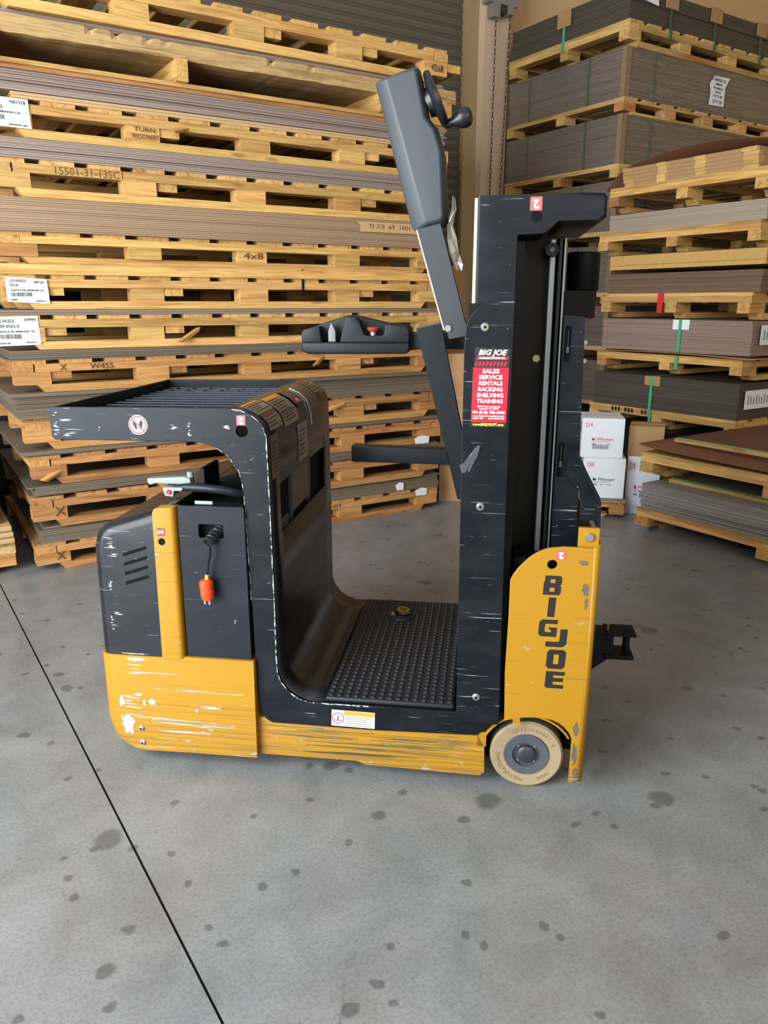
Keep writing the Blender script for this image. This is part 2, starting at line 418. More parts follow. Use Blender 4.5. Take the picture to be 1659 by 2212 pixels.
def text_mesh(body, size, cx, cz, b, th=0.0004, bold=0.0, width=None, rot=0.0, shear=0.0, align='CENTER', spacing=1.0):
    cu = bpy.data.curves.new('t', 'FONT'); cu.body = body; cu.size = size; cu.extrude = th / 2; cu.offset = bold
    cu.align_x = align; cu.align_y = 'CENTER'; cu.shear = shear; cu.resolution_u = 2; cu.space_character = spacing
    ob = bpy.data.objects.new('t', cu); me = bpy.data.meshes.new_from_object(ob)
    bpy.data.objects.remove(ob); bpy.data.curves.remove(cu)
    xs = [v.co.x for v in me.vertices] or [0, 1]
    s = 1.0
    if width: s = width / max(1e-6, max(xs) - min(xs))
    c, sn = math.cos(rot), math.sin(rot)
    for v in me.vertices:
        x, y, d = v.co.x * s, v.co.y, v.co.z
        v.co = (cx + x * c - y * sn, b - d, cz + x * sn + y * c)
    me.materials.clear(); return me
def join(meshes):
    bm = bmesh.new()
    for m in meshes:
        bm.from_mesh(m)
    me = bpy.data.meshes.new('m'); bm.to_mesh(me); bm.free()
    for m in meshes: bpy.data.meshes.remove(m)
    me.materials.clear(); return me
class Frame:
    def __init__(s, x, y, yaw):
        s.o = turn(x, y); yaw += GY; s.yaw = yaw
        s.a = Vector((math.cos(R_(yaw)), math.sin(R_(yaw)), 0)); s.b = Vector((-math.sin(R_(yaw)), math.cos(R_(yaw)), 0))
    def w(s, a, b, z): return s.o + s.a * a + s.b * b + Vector((0, 0, z))
FL = Frame(-1.63, 3.686, 31.9)      # tall stack on the left, along the roller door
FR = Frame(1.741, 6.168, 33.0)      # film wrapped stack in the corner
FN = Frame(1.59, 5.95, -57.0)       # stack on the right, seen end on
FF = Frame(1.50, 4.41, -57.0)       # low pile in front of it

# ------------------------------------------------------------------ setting
def struct(name, me, mat, loc=(0, 0, 0), yaw=0):
    o = link(name, me, mat, None, loc, (0, 0, R_(yaw))); o['kind'] = 'structure'; return o
# floor: slabs either side of a saw-cut joint
j0, j1 = turn(-0.300, 1.136).to_2d(), turn(-1.841, 3.467).to_2d()
jd = (j1 - j0).normalized(); jn = Vector((jd.y, -jd.x)); w2 = 0.0032
fl = struct('floor', boxes([(-14, 14, -10, 14, -0.20, -0.012)]), 'joint')
fl['label'] = 'grey concrete floor slab under the truck'
def slab(side):
    p, q = j0 - jd * 14 + jn * side * w2, j0 + jd * 14 + jn * side * w2
    far = 14.0
    pts = [p, q, q + jn * side * far, p + jn * side * far]
    V = [(v.x, v.y, -0.012) for v in pts] + [(v.x, v.y, 0.0) for v in pts]
    return raw(V, BF)
for s_ in (1, -1): link('concrete_slab', slab(s_), 'floor', fl)
struct('wall_back', boxes([(-7, 8.6, 1.88, 2.08, 0, 5.2)]), 'wall', FL.o, FL.yaw)
struct('wall_right', boxes([(8.4, 8.6, -9, 1.88, 0, 5.2)]), 'wall', FL.o, FL.yaw)
struct('ceiling', boxes([(-7, 8.6, -7.5, 1.88, 5.2, 5.3)]), 'ceil', FL.o, FL.yaw)
# roller shutter: slats
door = struct('door_1', boxes([(-1.2, 3.86, 1.855, 1.875, 0, 4.8)]), 'shutter', FL.o, FL.yaw)
ph = 0.078
prof = [(0, 0), (0.006, 0.006), (0.016, 0.030), (0.016, 0.046), (0.004, 0.060), (0.010, 0.066), (0.010, 0.071), (0.002, 0.0765)]
n_ = len(prof)
V = [(-1.2, 1.85 - d, z) for d, z in prof] + [(3.86, 1.85 - d, z) for d, z in prof]
slat_me = raw(V, [(i, i + 1, n_ + i + 1, n_ + i) for i in range(n_ - 1)]); slat_me.materials.append(M['shutter'])
for i in range(61): link('slat', slat_me, None, door, (0, 0, 0.02 + i * ph))
gd = struct('trim_1', boxes([(3.84, 3.93, 1.74, 1.88, 0, 5.2), (3.80, 3.84, 1.74, 1.76, 0, 5.2)]), 'guide', FL.o, FL.yaw)
col_ = struct('trim_2', boxes([(3.935, 4.20, 1.66, 1.88, 0, 5.2)]), 'column', FL.o, FL.yaw)
ch = empty('chain_hoist', FL.w(4.0, 1.62, 0), FL.yaw)
tag(ch, 'hand chain hoist of the roller door hanging on the painted column', 'hoist')
link('bracket', boxes([(-0.10, 0.20, -0.05, 0.04, 3.66, 3.95), (-0.05, 0.02, -0.05, 0.03, 3.56, 3.66), (0.10, 0.17, -0.05, 0.03, 3.60, 3.66)]), 'bracket', ch)
link('pulley', lathe([(0.001, -0.015), (0.05, -0.015), (0.04, 0), (0.05, 0.015), (0.001, 0.015)], (0.06, -0.03, 3.64), (0, 1, 0), 16), 'chain', ch)
def chain_mesh(x0, x1, z0, z1):
    V, F = [], []; n = int((z1 - z0) / 0.034)
    for i in range(n):
        t = i / n; cx = x0 + (x1 - x0) * t; cz = z1 + (z0 - z1) * t
        pts = []
        for k in range(8):
            a = 2 * math.pi * k / 8; u, v = 0.0105 * math.cos(a), 0.021 * math.sin(a)
            pts.append(Vector((u, 0, v)) if i % 2 == 0 else Vector((u * 0.5, u * 0.85, v)))
        o = len(V)
        for p in pts:
            nrm = Vector((p.x, p.y, p.z)).normalized() * 0.0035
            side = Vector((0, 0.0035, 0)) if i % 2 == 0 else Vector((0.003, -0.0017, 0))
            for q in (p + nrm, p + side, p - nrm, p - side): V.append((cx + q.x, -0.02 + q.y, cz + q.z))
        for k in range(8):
            k2 = (k + 1) % 8
            for m in range(4): F.append((o + k * 4 + m, o + k * 4 + (m + 1) % 4, o + k2 * 4 + (m + 1) % 4, o + k2 * 4 + m))
    return raw(V, F)
for x0, x1 in ((0.0, -0.01), (0.15, 0.07)):
    c = link('chain', chain_mesh(x0, x1, 0.9, 3.62), 'chain', ch); c['kind'] = 'stuff'

# ------------------------------------------------------------------ pallets
CACHE = {}
def board_mesh(L, D, H, mat, cut=0.0):
    key = (round(L, 3), round(D, 3), round(H, 3), mat, cut)
    if key not in CACHE:
        x, y = L / 2, D / 2
        c = cut
        V = [(-x + c, -y, 0), (x - c, -y, 0), (x - c, y, 0), (-x + c, y, 0), (-x, -y, H), (x, -y, H), (x, y, H), (-x, y, H)]
        me = raw(V, BF); me.materials.append(M[mat]); CACHE[key] = me
    return CACHE[key]
def pallet(label, fr, a0, b0, z0, ln, dp, h=0.158, swap=False, mat='wood', seed=0, ndeck=12, nblk=5, nrow=3,
           thin=False, cross=(), group=None, blkw=0.16, yaw=0.0, nm='wooden_pallet', cut=0.03, lite=False):
    rnd = random.Random(seed)
    root = empty(nm, fr.w(a0, b0, z0), fr.yaw + yaw)
    tag(root, label, 'pallet', group)
    if thin: hd, hr, hb = 0.016, 0.016, 0.018
    else: hd, hr, hb = h * 0.12, h * 0.245, h * 0.235
    hk = h - hd - hr - hb
    root['deck_z'] = z0 + h
    def board(name, l0, l1, d0, d1, z, H, cut=0.0, m=mat, jit=0.006):
        L, D = l1 - l0, d1 - d0; along_l = L >= D
        if not along_l: L, D = D, L
        cl, cd = (l0 + l1) / 2 + rnd.uniform(-jit, jit), (d0 + d1) / 2 + rnd.uniform(-jit, jit)
        x, y = (cd, cl) if swap else (cl, cd)
        r = 0.0 if along_l != swap else math.pi / 2
        link(name, board_mesh(L, D, H, m, cut), None, root, (x, y, z), (0, 0, r + rnd.uniform(-0.004, 0.004)))
    rw = 0.09
    rows = [(0.0, rw), (dp / 2 - rw / 2, dp / 2 + rw / 2), (dp - rw, dp)][:nrow] if nrow > 2 else [(0.0, rw), (dp - rw, dp)]
    bl = [i * (ln - blkw) / (nblk - 1) for i in range(nblk)]
    for d0, d1 in rows: board('bottom_board', 0.10, ln - 0.10, d0, d1, 0, hb, cut)
    for i, l0 in enumerate(bl):
        for d0, d1 in rows: board('block', l0, l0 + blkw, d0 + (0.004 if 0 < d0 else 0), d1, hb, hk, 0.0, rnd.choice([mat] * 6 + ['wood_o']))
    for i in cross: board('cross_board', bl[i] + blkw + 0.004, bl[i] + blkw + 0.10, 0.01, dp - 0.01, hb + hk * 0.42, hk * 0.58, jit=0.002)
    z = hb + hk
    board('lead_board', 0.0, rw, 0, dp, z, hr, jit=0.001); board('lead_board', ln - rw, ln, 0, dp, z, hr, jit=0.001)
    for d0, d1 in rows: board('stringer', rw + 0.004, ln - rw - 0.004, d0, d1, z, hr, jit=0.003)
    z += hr
    dw = 0.145; step = (ln - dw) / (ndeck - 1)
    for i in range(ndeck): board('deck_board', i * step, i * step + dw, 0, dp, z, hd, jit=0.004)
    return root
def sheets(label, fr, a0, b0, z0, la, lb, h, mat, seed=0, jit=0.012, t=0.009, group=None, nm='laminate_sheet_stack', cat='sheet stack', lean=0.0):
    rnd = random.Random(seed + 77); n = max(2, int(h / t)); dz = h / n
    V, F = [], []; ox = oy = 0
    for i in range(n):
        if rnd.random() < 0.35: ox, oy = rnd.uniform(-jit, jit), rnd.uniform(-jit, jit)
        ex, ey = ox + rnd.uniform(-0.0015, 0.0015), oy + rnd.uniform(-0.0015, 0.0015)
        o = len(V); V += boxv(ex, la + ex, ey, lb + ey, i * dz, (i + 1) * dz - dz * 0.12); F += [tuple(k + o for k in f) for f in BF]
    me = raw(V, F)
    ob = link(nm, me, mat, None, fr.w(a0, b0, z0), (0, 0, R_(fr.yaw)))
    return tag(ob, label, cat, group)
def shipping_label(root, x0, x1, z0, z1, y, lines, tilt=0.0):
    p = plate('shipping_label', 'paper', root, [(x0, z0), (x1, z0 + tilt), (x1 - 0.004, z1 + tilt), (x0, z1)], y - 0.001, y)
    w, h = x1 - x0, z1 - z0; ms = []
    for t, u, v, s, wd in lines: ms.append(text_mesh(t, s * h, x0 + u * w, z0 + v * h + tilt * u, y - 0.0014, 0.0003, 0.0005, wd * w))
    r = random.Random(len(lines) + int(x0 * 1000)); x = x0 + 0.10 * w
    bars = []
    while x < x0 + 0.60 * w:
        bw = r.choice([0.004, 0.008, 0.012]) * w * 1.3
        bars.append((x, x + bw, y - 0.0016, y - 0.0011, z0 + 0.24 * h + tilt * 0.3, z0 + 0.40 * h + tilt * 0.3)); x += bw + r.choice([0.006, 0.012]) * w
    ms.append(boxes(bars))
    link('label_print', join(ms), 'ink', p)
def scribble(root, name, txt, cx, cz, size, y=-0.0025, mat='pencil', width=None, rot=0.0):
    return link(name, text_mesh(txt, size, cx, cz, y, 0.0006, 0.0, width, rot), mat, root)

# --- left stack, top to bottom
LS = 'tall stack of 8-foot pallets against the roller door'
A0, LN, DP = -0.11, 2.44, 1.20
Lt = {}
defs = [  # n, z0, z1, da, mat, label, cross
    (1, 2.515, 2.690, 0.02, 'wood', 'pine pallet stencilled 42x8, topmost of the tall left stack', (2, 3, 4)),
    (3, 2.006, 2.161, 0.03, 'wood', 'pine pallet with a block stamped TURN, under the battered stringer pallet', (1, 3)),
    (4, 1.760, 1.919, 0.0, 'wood', 'pine pallet with 15501-31 scrawled on its upper rail', (1, 3)),
    (5, 1.474, 1.614, 0.0, 'wood', 'pine pallet stamped 4x8 on a block, above the loose rail', ()),
    (6, 1.272, 1.428, 0.0, 'wood', 'pine pallet with crinkled white label N8716A at its left corner', (0, 1, 3)),
    (7, 1.089, 1.246, -0.01, 'wood', 'pine pallet with white label N9999 level with the grey armrest pod', (0, 1)),
    (8, 0.891, 1.041, -0.005, 'wood_o', 'orange-brown pallet marked X W455 just above the wire basket tray', (0, 1, 3)),
    (9, 0.613, 0.772, 0.01, 'wood_o', 'orange-brown pallet directly behind the basket tray side panel', (3,)),
    (10, 0.440, 0.584, 0.02, 'wood_o', 'orange-brown pallet third from the floor, its left foot splintered', ()),
    (11, 0.224, 0.382, 0.01, 'wood_o', 'orange-brown pallet with a pencilled X, second from the floor', ()),
    (12, 0.0, 0.143, 0.0, 'wood_o', 'bottom pallet of the left stack resting on the concrete', ()),
]
for n, z0, z1, da, mat, lab, cross in defs:
    rnd = random.Random(n)
    Lt[n] = pallet(lab, FL, A0 + da, rnd.uniform(-0.015, 0.012) if n != 12 else 0, z0, LN, DP, z1 - z0, False, mat, n * 11, cross=cross, group=LS, yaw=rnd.uniform(-0.35, 0.35))
scribble(Lt[1], 'stencil', '42x8', LN - 0.075, 0.075, 0.05, mat='ink', width=0.085)
scribble(Lt[3], 'stamp', 'TURN', 0.66, 0.085, 0.03, mat='pencil', width=0.10); scribble(Lt[3], 'stamp', 'WILSONART', 0.66, 0.055, 0.03, mat='pencil', width=0.13)
scribble(Lt[4], 'handwriting', '15501-31-13SC1', 0.42, 0.118, 0.045, width=0.30)
scribble(Lt[5], 'stamp', '4x8', 1.22, 0.065, 0.045, mat='pencil', width=0.11)
scribble(Lt[8], 'handwriting', 'X', 0.22, 0.112, 0.045); scribble(Lt[8], 'handwriting', 'W455', 0.40, 0.112, 0.04, width=0.11)
scribble(Lt[11], 'handwriting', 'X', 0.12, 0.075, 0.07); scribble(Lt[12], 'handwriting', 'X', 0.11, 0.07, 0.06)
scribble(Lt[12], 'handwriting', '20-0109-024', 1.62, 0.11, 0.03, width=0.20)
shipping_label(Lt[3], -0.10, 0.16, 0.035, 0.152, -0.006, [('LOS ANGELES', 0.25, 0.85, 0.17, 0.42), ('N01318', 0.82, 0.86, 0.17, 0.24), ('5-0104-0', 0.40, 0.66, 0.17, 0.36), ('COMPANY VERNON CA', 0.52, 0.50, 0.09, 0.66), ('SHIPPING', 0.2, 0.09, 0.07, 0.2), ('MADE IN USA', 0.8, 0.09, 0.06, 0.3)])
shipping_label(Lt[6], 0.01, 0.19, 0.035, 0.145, -0.006, [('-LOS ANGELES', 0.28, 0.86, 0.15, 0.40), ('N8716A', 0.78, 0.85, 0.15, 0.24), ('73318', 0.18, 0.67, 0.15, 0.2), ('SANTA FE SPRINGS CA', 0.5, 0.50, 0.08, 0.78), ('LINE', 0.15, 0.09, 0.07, 0.15), ('PRODUCT', 0.8, 0.09, 0.06, 0.25)], -0.01)
shipping_label(Lt[7], -0.06, 0.14, 0.02, 0.15, -0.006, [('-LOS ANGELES', 0.28, 0.85, 0.15, 0.40), ('N99991', 0.82, 0.87, 0.15, 0.26), ('309-0502-0', 0.34, 0.67, 0.15, 0.46), ('SANTA FE SPRINGS CA', 0.5, 0.48, 0.08, 0.78), ('COUNTER LINE', 0.2, 0.09, 0.07, 0.3), ('PRODUCT', 0.8, 0.09, 0.06, 0.25)], 0.004)
for n_p, aa, zz, w_ in ((12, 2.27, 0.10, 0.08), (12, 2.12, 0.155, 0.05), (10, 2.24, 0.0, 0.10)):
    plate('torn_paper', 'paper', Lt[n_p], [(aa, zz), (aa + w_, zz - 0.004), (aa + w_ * 1.05, zz + 0.04), (aa + w_ * 0.5, zz + 0.05), (aa - 0.01, zz + 0.035)], -0.008, -0.007)
# splinters on the lower pallets
rs = random.Random(5)
for n_p, aa, zz in ((10, 0.05, 0.0), (3, 0.78, 0.05), (8, 1.55, 0.045), (9, 1.62, 0.05), (7, 0.80, 0.0)):
    link('splinter', board_mesh(0.16, 0.03, 0.014, 'wood', 0.02), None, Lt[n_p], (aa + 0.05, -0.012, zz + 0.045), (rs.uniform(-.4, .4), rs.uniform(-.5, -.2), rs.uniform(0.2, 0.7)))
# battered stringer pallet (second from the top)
p2 = empty('stringer_pallet', FL.w(A0, -0.03, 2.275), FL.yaw + 0.3)
tag(p2, 'battered stringer pallet with a rough thick deck edge, second from the top', 'pallet', LS)
rd = random.Random(8)
def rough_slab(L, D, H, seed):
    r = random.Random(seed); n = 90; V = []; F = []; w = [0.0, 0.0, 0.0]
    for i in range(n + 1):
        x = L * i / n
        w = [max(-0.006, min(0.006, q * 0.85 + r.uniform(-0.0016, 0.0016))) for q in w]
        bite = r.uniform(0.006, 0.016) if r.random() < 0.05 else 0
        V += [(x, w[0], w[1]), (x, w[0] * 0.6 - 0.002, H * 0.5), (x, w[2] + bite * 0.7, H + w[2] - bite), (x, D, H), (x, D, 0)]
        if i:
            o = (i - 1) * 5
            for k in range(5): F.append((o + k, o + (k + 1) % 5, o + 5 + (k + 1) % 5, o + 5 + k))
    F += [(0, 1, 2, 3, 4), tuple(n * 5 + k for k in (4, 3, 2, 1, 0))]
    return raw(V, F)
link('deck_panel', rough_slab(LN + 0.10, DP, 0.070, 3), 'wood_raw', p2, (-0.03, 0, 0.136))
for l0 in (0.02, 0.84, 1.98, 2.40):
    link('stringer', board_mesh(DP, 0.055, 0.098, 'wood'), None, p2, (l0 + 0.03, DP / 2 - 0.03, 0.038), (0, 0, math.pi / 2 + rd.uniform(-.01, .01)))
for d0 in (0.0, 0.55, 1.1): link('bottom_board', board_mesh(LN, 0.10, 0.019, 'wood'), None, p2, (LN / 2, d0 + 0.05, 0.019))
for d0 in (0.01, 0.56, 1.1): link('bottom_board', board_mesh(LN, 0.10, 0.018, 'wood_o'), None, p2, (LN / 2 + 0.02, d0 + 0.05, 0))
# loose rail between the 4x8 pallet and the next one
lr = link('loose_rail', board_mesh(LN, 0.09, 0.045, 'wood'), None, None, FL.w(A0 + LN / 2 - 0.04, 0.04, 1.4285), (0, 0, R_(FL.yaw)))
tag(lr, 'single loose timber rail lying between two pallets mid-height in the left stack', 'board')
lr2 = link('loose_rail', board_mesh(LN, 0.09, 0.045, 'wood'), None, None, FL.w(A0 + LN / 2, 1.05, 1.4285), (0, 0, R_(FL.yaw)))
tag(lr2, 'loose timber rail at the back of the left stack, behind the front one', 'board')
SG = 'laminate sheet piles between the left pallets'
sheets('thin dark mauve sheets right under the topmost left pallet', FL, A0 + 0.03, 0.02, 2.487, 2.42, 1.15, 0.027, 'sh_purple', 1, group=SG)
sheets('mauve-grey laminate sheets under the battered stringer pallet', FL, A0 + 0.0, -0.01, 2.190, 2.44, 1.2, 0.084, 'sh_purple', 2, group=SG)
cb = sheets('flattened beige cardboard lying on the TURN stamped pallet', FL, A0 + 0.12, -0.015, 2.162, 2.3, 1.2, 0.027, 'card_l', 3, t=0.014, group=None, nm='cardboard_sheet', cat='cardboard')
sheets('mauve-grey laminate sheets above the 15501-31 pallet', FL, A0, -0.01, 1.920, 2.44, 1.2, 0.085, 'sh_purple', 4, group=SG)
sheets('thick tan laminate pile above the 4x8 stamped pallet', FL, A0 - 0.02, -0.012, 1.615, 2.46, 1.2, 0.144, 'sh_tan', 5, jit=0.004, group=SG)
sheets('thin grey sheets between the N8716A and N9999 pallets', FL, A0 - 0.02, -0.01, 1.247, 2.44, 1.2, 0.024, 'sh_grey', 6, group=SG)
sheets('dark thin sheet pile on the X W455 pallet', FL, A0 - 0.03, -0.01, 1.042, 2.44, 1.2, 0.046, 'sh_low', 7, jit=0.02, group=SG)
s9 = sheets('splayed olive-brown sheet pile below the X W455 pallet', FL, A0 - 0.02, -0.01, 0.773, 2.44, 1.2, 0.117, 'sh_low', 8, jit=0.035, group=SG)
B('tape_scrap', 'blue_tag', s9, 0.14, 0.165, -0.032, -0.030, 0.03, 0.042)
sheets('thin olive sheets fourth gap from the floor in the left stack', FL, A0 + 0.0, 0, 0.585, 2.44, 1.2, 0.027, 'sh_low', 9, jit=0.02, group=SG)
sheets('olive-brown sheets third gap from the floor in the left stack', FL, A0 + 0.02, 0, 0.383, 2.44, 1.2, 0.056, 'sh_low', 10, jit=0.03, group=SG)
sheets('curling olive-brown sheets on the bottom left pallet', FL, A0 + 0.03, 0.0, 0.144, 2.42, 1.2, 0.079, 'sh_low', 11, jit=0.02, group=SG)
cs = empty('cardboard_label_strip', FL.w(A0 + 1.86, -0.018, 1.69), FL.yaw)
tag(cs, 'cardboard strip with faint writing stuck on the thick tan pile', 'cardboard')
plate('strip', 'card_l', cs, [(0, 0), (0.40, 0.0), (0.40, 0.055), (-0.02, 0.055), (0.004, 0.03)], -0.003, 0.0)
link('handwriting', text_mesh('TI 7/3  69  1001', 0.035, 0.2, 0.03, -0.0036, 0.0004, 0, 0.28), 'pencil', cs)
# crumpled film hanging at the right end
def crumple(pts_w, seed):
    r = random.Random(seed); V, F = [], []; n = len(pts_w)
    for i, (x, z, w) in enumerate(pts_w):
        for k in range(5): V.append((x + (k / 4 - 0.5) * w + r.uniform(-.006, .006), r.uniform(-.02, .02), z + r.uniform(-.012, .012)))
        if i:
            for k in range(4):
                o = (i - 1) * 5 + k; F.append((o, o + 1, o + 6, o + 5))
    return raw(V, F)
fo = link('torn_stretch_film', crumple([(0.02, 0.42, 0.02), (0.03, 0.34, 0.02), (0.0, 0.26, 0.05), (0.03, 0.18, 0.06), (0.05, 0.10, 0.07), (0.07, 0.04, 0.06), (0.07, 0.0, 0.05)], 4), 'foil', None, FL.w(A0 + LN + 0.04, -0.02, 1.50), (0, 0, R_(FL.yaw)))
tag(fo, 'crumpled shiny film scrap hanging off the right end of the left stack', 'film')
ds = link('dark_strap', boxes([(0, 0.012, -0.008, -0.005, 0, 0.145), (0, 0.012, -0.008, 0.4, 0.143, 0.146)]), 'black_d', Lt[6], (1.50, 0, 0.06)); 

# --- pile at the far left edge
FE = Frame(-1.815, 3.65, 31.9)
pe = pallet('pallet corner with a broken end at the far left edge', FE, -2.0, 0.0, 0, 1.98, 1.0, 0.16, False, 'wood_raw', 5, group=None)
se = sheets('cream board bundle on the far left pallet', FE, -1.98, -0.03, 0.161, 1.96, 0.95, 0.09, 'card_l', 6, jit=0.01, t=0.03, nm='board_bundle', cat='board')
bevel_mod(se, 0.004)
be = link('wrapped_bundle', boxes([(-1.96, -0.07, 0.02, 0.9, 0.252, 0.62)]), 'blackfilm', None, FE.o, (0, 0, R_(FE.yaw))); bevel_mod(be, 0.02)
tag(be, 'black film wrapped bundle on the cream boards at the left edge', 'bundle')

tb = link('shade_block', boxes([(-1.5, 0.7, 1.27, 1.74, 0, 1.55)]), 'blackfilm', None, FL.o, (0, 0, R_(FL.yaw))); bevel_mod(tb, 0.05, 3)  # added near-black block; its colour stands in for the shaded gap
tag(tb, 'dark block added for the shade behind the left end of the tall stack', 'bundle')

# --- film wrapped stack in the corner
RSG = 'pallets of the film wrapped corner stack'
LNR, DPR = 2.44, 1.26
rz = [(3.08, 3.25), (2.64, 2.75), (2.19, 2.30), (1.73, 1.83), (1.28, 1.38), (0.86, 0.97), (0.42, 0.54), (0.0, 0.12)]
nmz = ['topmost pallet of the corner stack, with sawtooth deck ends and green straps', 'corner stack pallet with open blocks, second from the top',
       'corner stack pallet third from the top, level with the stapled panels', 'corner stack pallet fourth from the top, just right of the mast cap',
       'corner stack pallet seen between the hydraulic can and the red handled part', 'corner stack pallet behind the slotted mast plate, beside the grey strapped bundle',
       'corner stack pallet just above the white cartons', 'floor pallet of the corner stack behind the white cartons']
Rp = []
for i, (z0, z1) in enumerate(rz):
    Rp.append(pallet(nmz[i], FR, 0, 0, z0, LNR, DPR, z1 - z0, False, 'wood_r', 200 + i, thin=(i > 0), blkw=0.13, nblk=6 if i else 5, group=RSG, cut=0.0))
zs = [(3.251, 3.47), (2.751, 3.079), (2.301, 2.639), (1.831, 2.189), (1.381, 1.729), (0.971, 1.279), (0.541, 0.859), (0.121, 0.419)]
nmS = ['dark brown strapped sheet pile, topmost of the corner stack', 'film wrapped grey sheet pile carrying the QTY 50 paper', 'film wrapped grey sheet pile third from the top in the corner',
       'film wrapped grey pile just above the mast cap right end', 'film wrapped grey pile behind the hydraulic can', 'film wrapped grey pile left of the strapped bundle with white tab', 'film wrapped grey pile behind the upper white carton', 'lowest film wrapped grey pile behind the white cartons']
for i, (z0, z1) in enumerate(zs):
    s = sheets(nmS[i], FR, 0.01, 0.01, z0, LNR - 0.02, DPR - 0.02, z1 - z0, 'sh_dark' if i == 0 else 'sh_grey', 300 + i, jit=0.006, t=0.012, group='sheet piles of the corner stack')
    h = z1 - z0
    if i == 0:
        for a_, m_ in ((0.42, 'green_d'), (0.95, 'green_d'), (1.55, 'green_d')):
            link('strap', boxes([(a_, a_ + 0.022, -0.012, -0.008, 0.0, h), (a_, a_ + 0.022, -0.012, DPR, h, h + 0.003)]), m_, s)
            link('strap', boxes([(a_ + 0.01, a_ + 0.032, -0.012, -0.008, 0.10, 0.17)]), m_, Rp[0])
            link('strap_tab', boxes([(a_ - 0.06, a_ + 0.08, -0.018, -0.012, h - 0.09, h + 0.004), (a_ - 0.06, a_ + 0.08, -0.018, 0.1, h + 0.003, h + 0.008)]), 'card', s)
        link('strap', boxes([(-0.012, -0.008, 0.62, 0.645, 0.0, h), (-0.012, 0.3, 0.62, 0.645, h, h + 0.003)]), 'green', s)
        link('strap', boxes([(-0.012, -0.008, 0.63, 0.655, 0.10, 0.17)]), 'green', Rp[0])
        link('strap_tab', boxes([(-0.018, -0.012, 0.56, 0.70, h - 0.12, h + 0.004)]), 'card', s)
        p = plate('paper_note', 'paper', s, [(0.06, 0.14), (0.28, 0.12), (0.25, 0.36), (0.04, 0.36)], -0.016, -0.014)
        link('note_print', boxes([(0.09 + 0.02 * k, 0.095 + 0.02 * k, -0.017, -0.0165, 0.16 + 0.01 * (k % 3), 0.21) for k in range(7)]), 'ink_grey', p)
    else:
        f = link('stretch_film', boxes([(-0.012, LNR - 0.01, -0.012, DPR - 0.01, 0.0, h - 0.001)]), 'film', s)
        link('corner_post', boxes([(-0.011, 0.035, -0.011, -0.008, 0, h), (-0.011, -0.008, -0.011, 0.035, 0, h)]), 'card', s)
        link('strap', boxes([(0.30, 0.318, -0.0115, -0.008, 0.0, h)]), 'green_d', s)
        link('strap', boxes([(-0.0115, -0.008, 0.34, 0.358, 0.0, h), (-0.0115, -0.008, 0.98, 0.998, 0.0, h)]), 'green_d', s)
        if i == 1:
            p = plate('paper_note', 'paper', s, [(0.96, 0.06), (1.15, 0.065), (1.15, 0.20), (1.20, 0.275), (1.0, 0.27), (0.95, 0.21), (0.97, 0.15)], -0.018, -0.0165)
            link('note_print', join([text_mesh(t, sz, 1.06, z, -0.0195, 0.0004, 0.0004, wd, -0.03) for t, sz, z, wd in (('L.E. BRADLEY CO', 0.03, 0.245, 0.17), ('LAMINATE', 0.02, 0.215, 0.09), ('STK-60581-01', 0.024, 0.185, 0.12), ('60X144', 0.018, 0.158, 0.07), ('LOC E 204', 0.024, 0.13, 0.12), ('QTY 50', 0.032, 0.09, 0.12))]), 'ink', p)

# --- stack on the right, seen end on
NG = 'pallets of the right hand stack'
def npal(label, z0, z1, a0, dp, seed, **kw):
    return pallet(label, FN, a0, 0, z0, 2.3, dp, z1 - z0, True, 'wood', seed, nblk=4, group=NG, **kw)
N1 = npal('top pallet of the right stack carrying the stapled panels', 1.926, 2.087, 0.05, 1.20, 400)
N2 = npal('right stack pallet under the pale grey sheets', 1.632, 1.785, -0.02, 1.26, 401)
N3 = npal('right stack pallet with a red sprayed stripe', 1.200, 1.366, 0.05, 1.19, 402)
N4 = npal('right stack pallet below the strapped bundle with the white tab', 0.822, 0.955, 0.04, 1.19, 403)
N5 = npal('right stack pallet stencilled with black bars, below the dark strapped bundle', 0.425, 0.568, 0.0, 1.23, 404)
N6 = npal('floor pallet of the right stack behind the low front pile', 0.0, 0.15, 0.0, 1.2, 405)
B('spray_mark', 'redpaint', N3, 0.50, 0.545, -0.012, -0.011, 0.035, 0.166)
link('stencil', boxes([(0.22 + 0.03 * k, 0.236 + 0.03 * k, -0.008, -0.007, 0.105, 0.135) for k in (0, 1, 2, 4, 5, 6, 9, 10)]), 'ink', N5)
pg = 'stapled panels on the right stack'
for k in range(5):
    p = empty('edged_panel', FN.w(0.17 - 0.004 * k, 0.02, 2.088 + k * 0.0245), FN.yaw)
    tag(p, ['bottom', 'second lowest', 'middle', 'second highest', 'top'][k] + ' cardboard panel with wooden edge blocks on the right stack', 'panel', pg)
    link('panel', boxes([(0.0, 1.0, 0.004, 1.6, 0, 0.0235)]), 'card', p)
    for j, (x0, x1) in enumerate(((-0.01, 0.07), (0.27, 0.34), (0.56, 0.64), (0.90, 1.0))):
        dx = random.Random(k * 7 + j).uniform(-0.008, 0.008)
        link('edge_block', board_mesh(x1 - x0, 0.05, 0.0235, 'wood_r'), None, p, ((x0 + x1) / 2 + dx, 0.02, 0))
def curl(la, lb, fn, mat, n=24, m=2):
    V, F = [], []
    for i in range(n + 1):
        for j in range(m + 1):
            x, y = la * i / n, lb * j / m; V.append((x, y, fn(i / n, j / m)))
        if i:
            for j in range(m):
                o = (i - 1) * (m + 1) + j; F.append((o, o + 1, o + m + 2, o + m + 1))
    me = raw(V, F, True); return me
def thick(o, t):
    md = o.modifiers.new('thick', 'SOLIDIFY'); md.thickness = t; md.offset = 0; return o
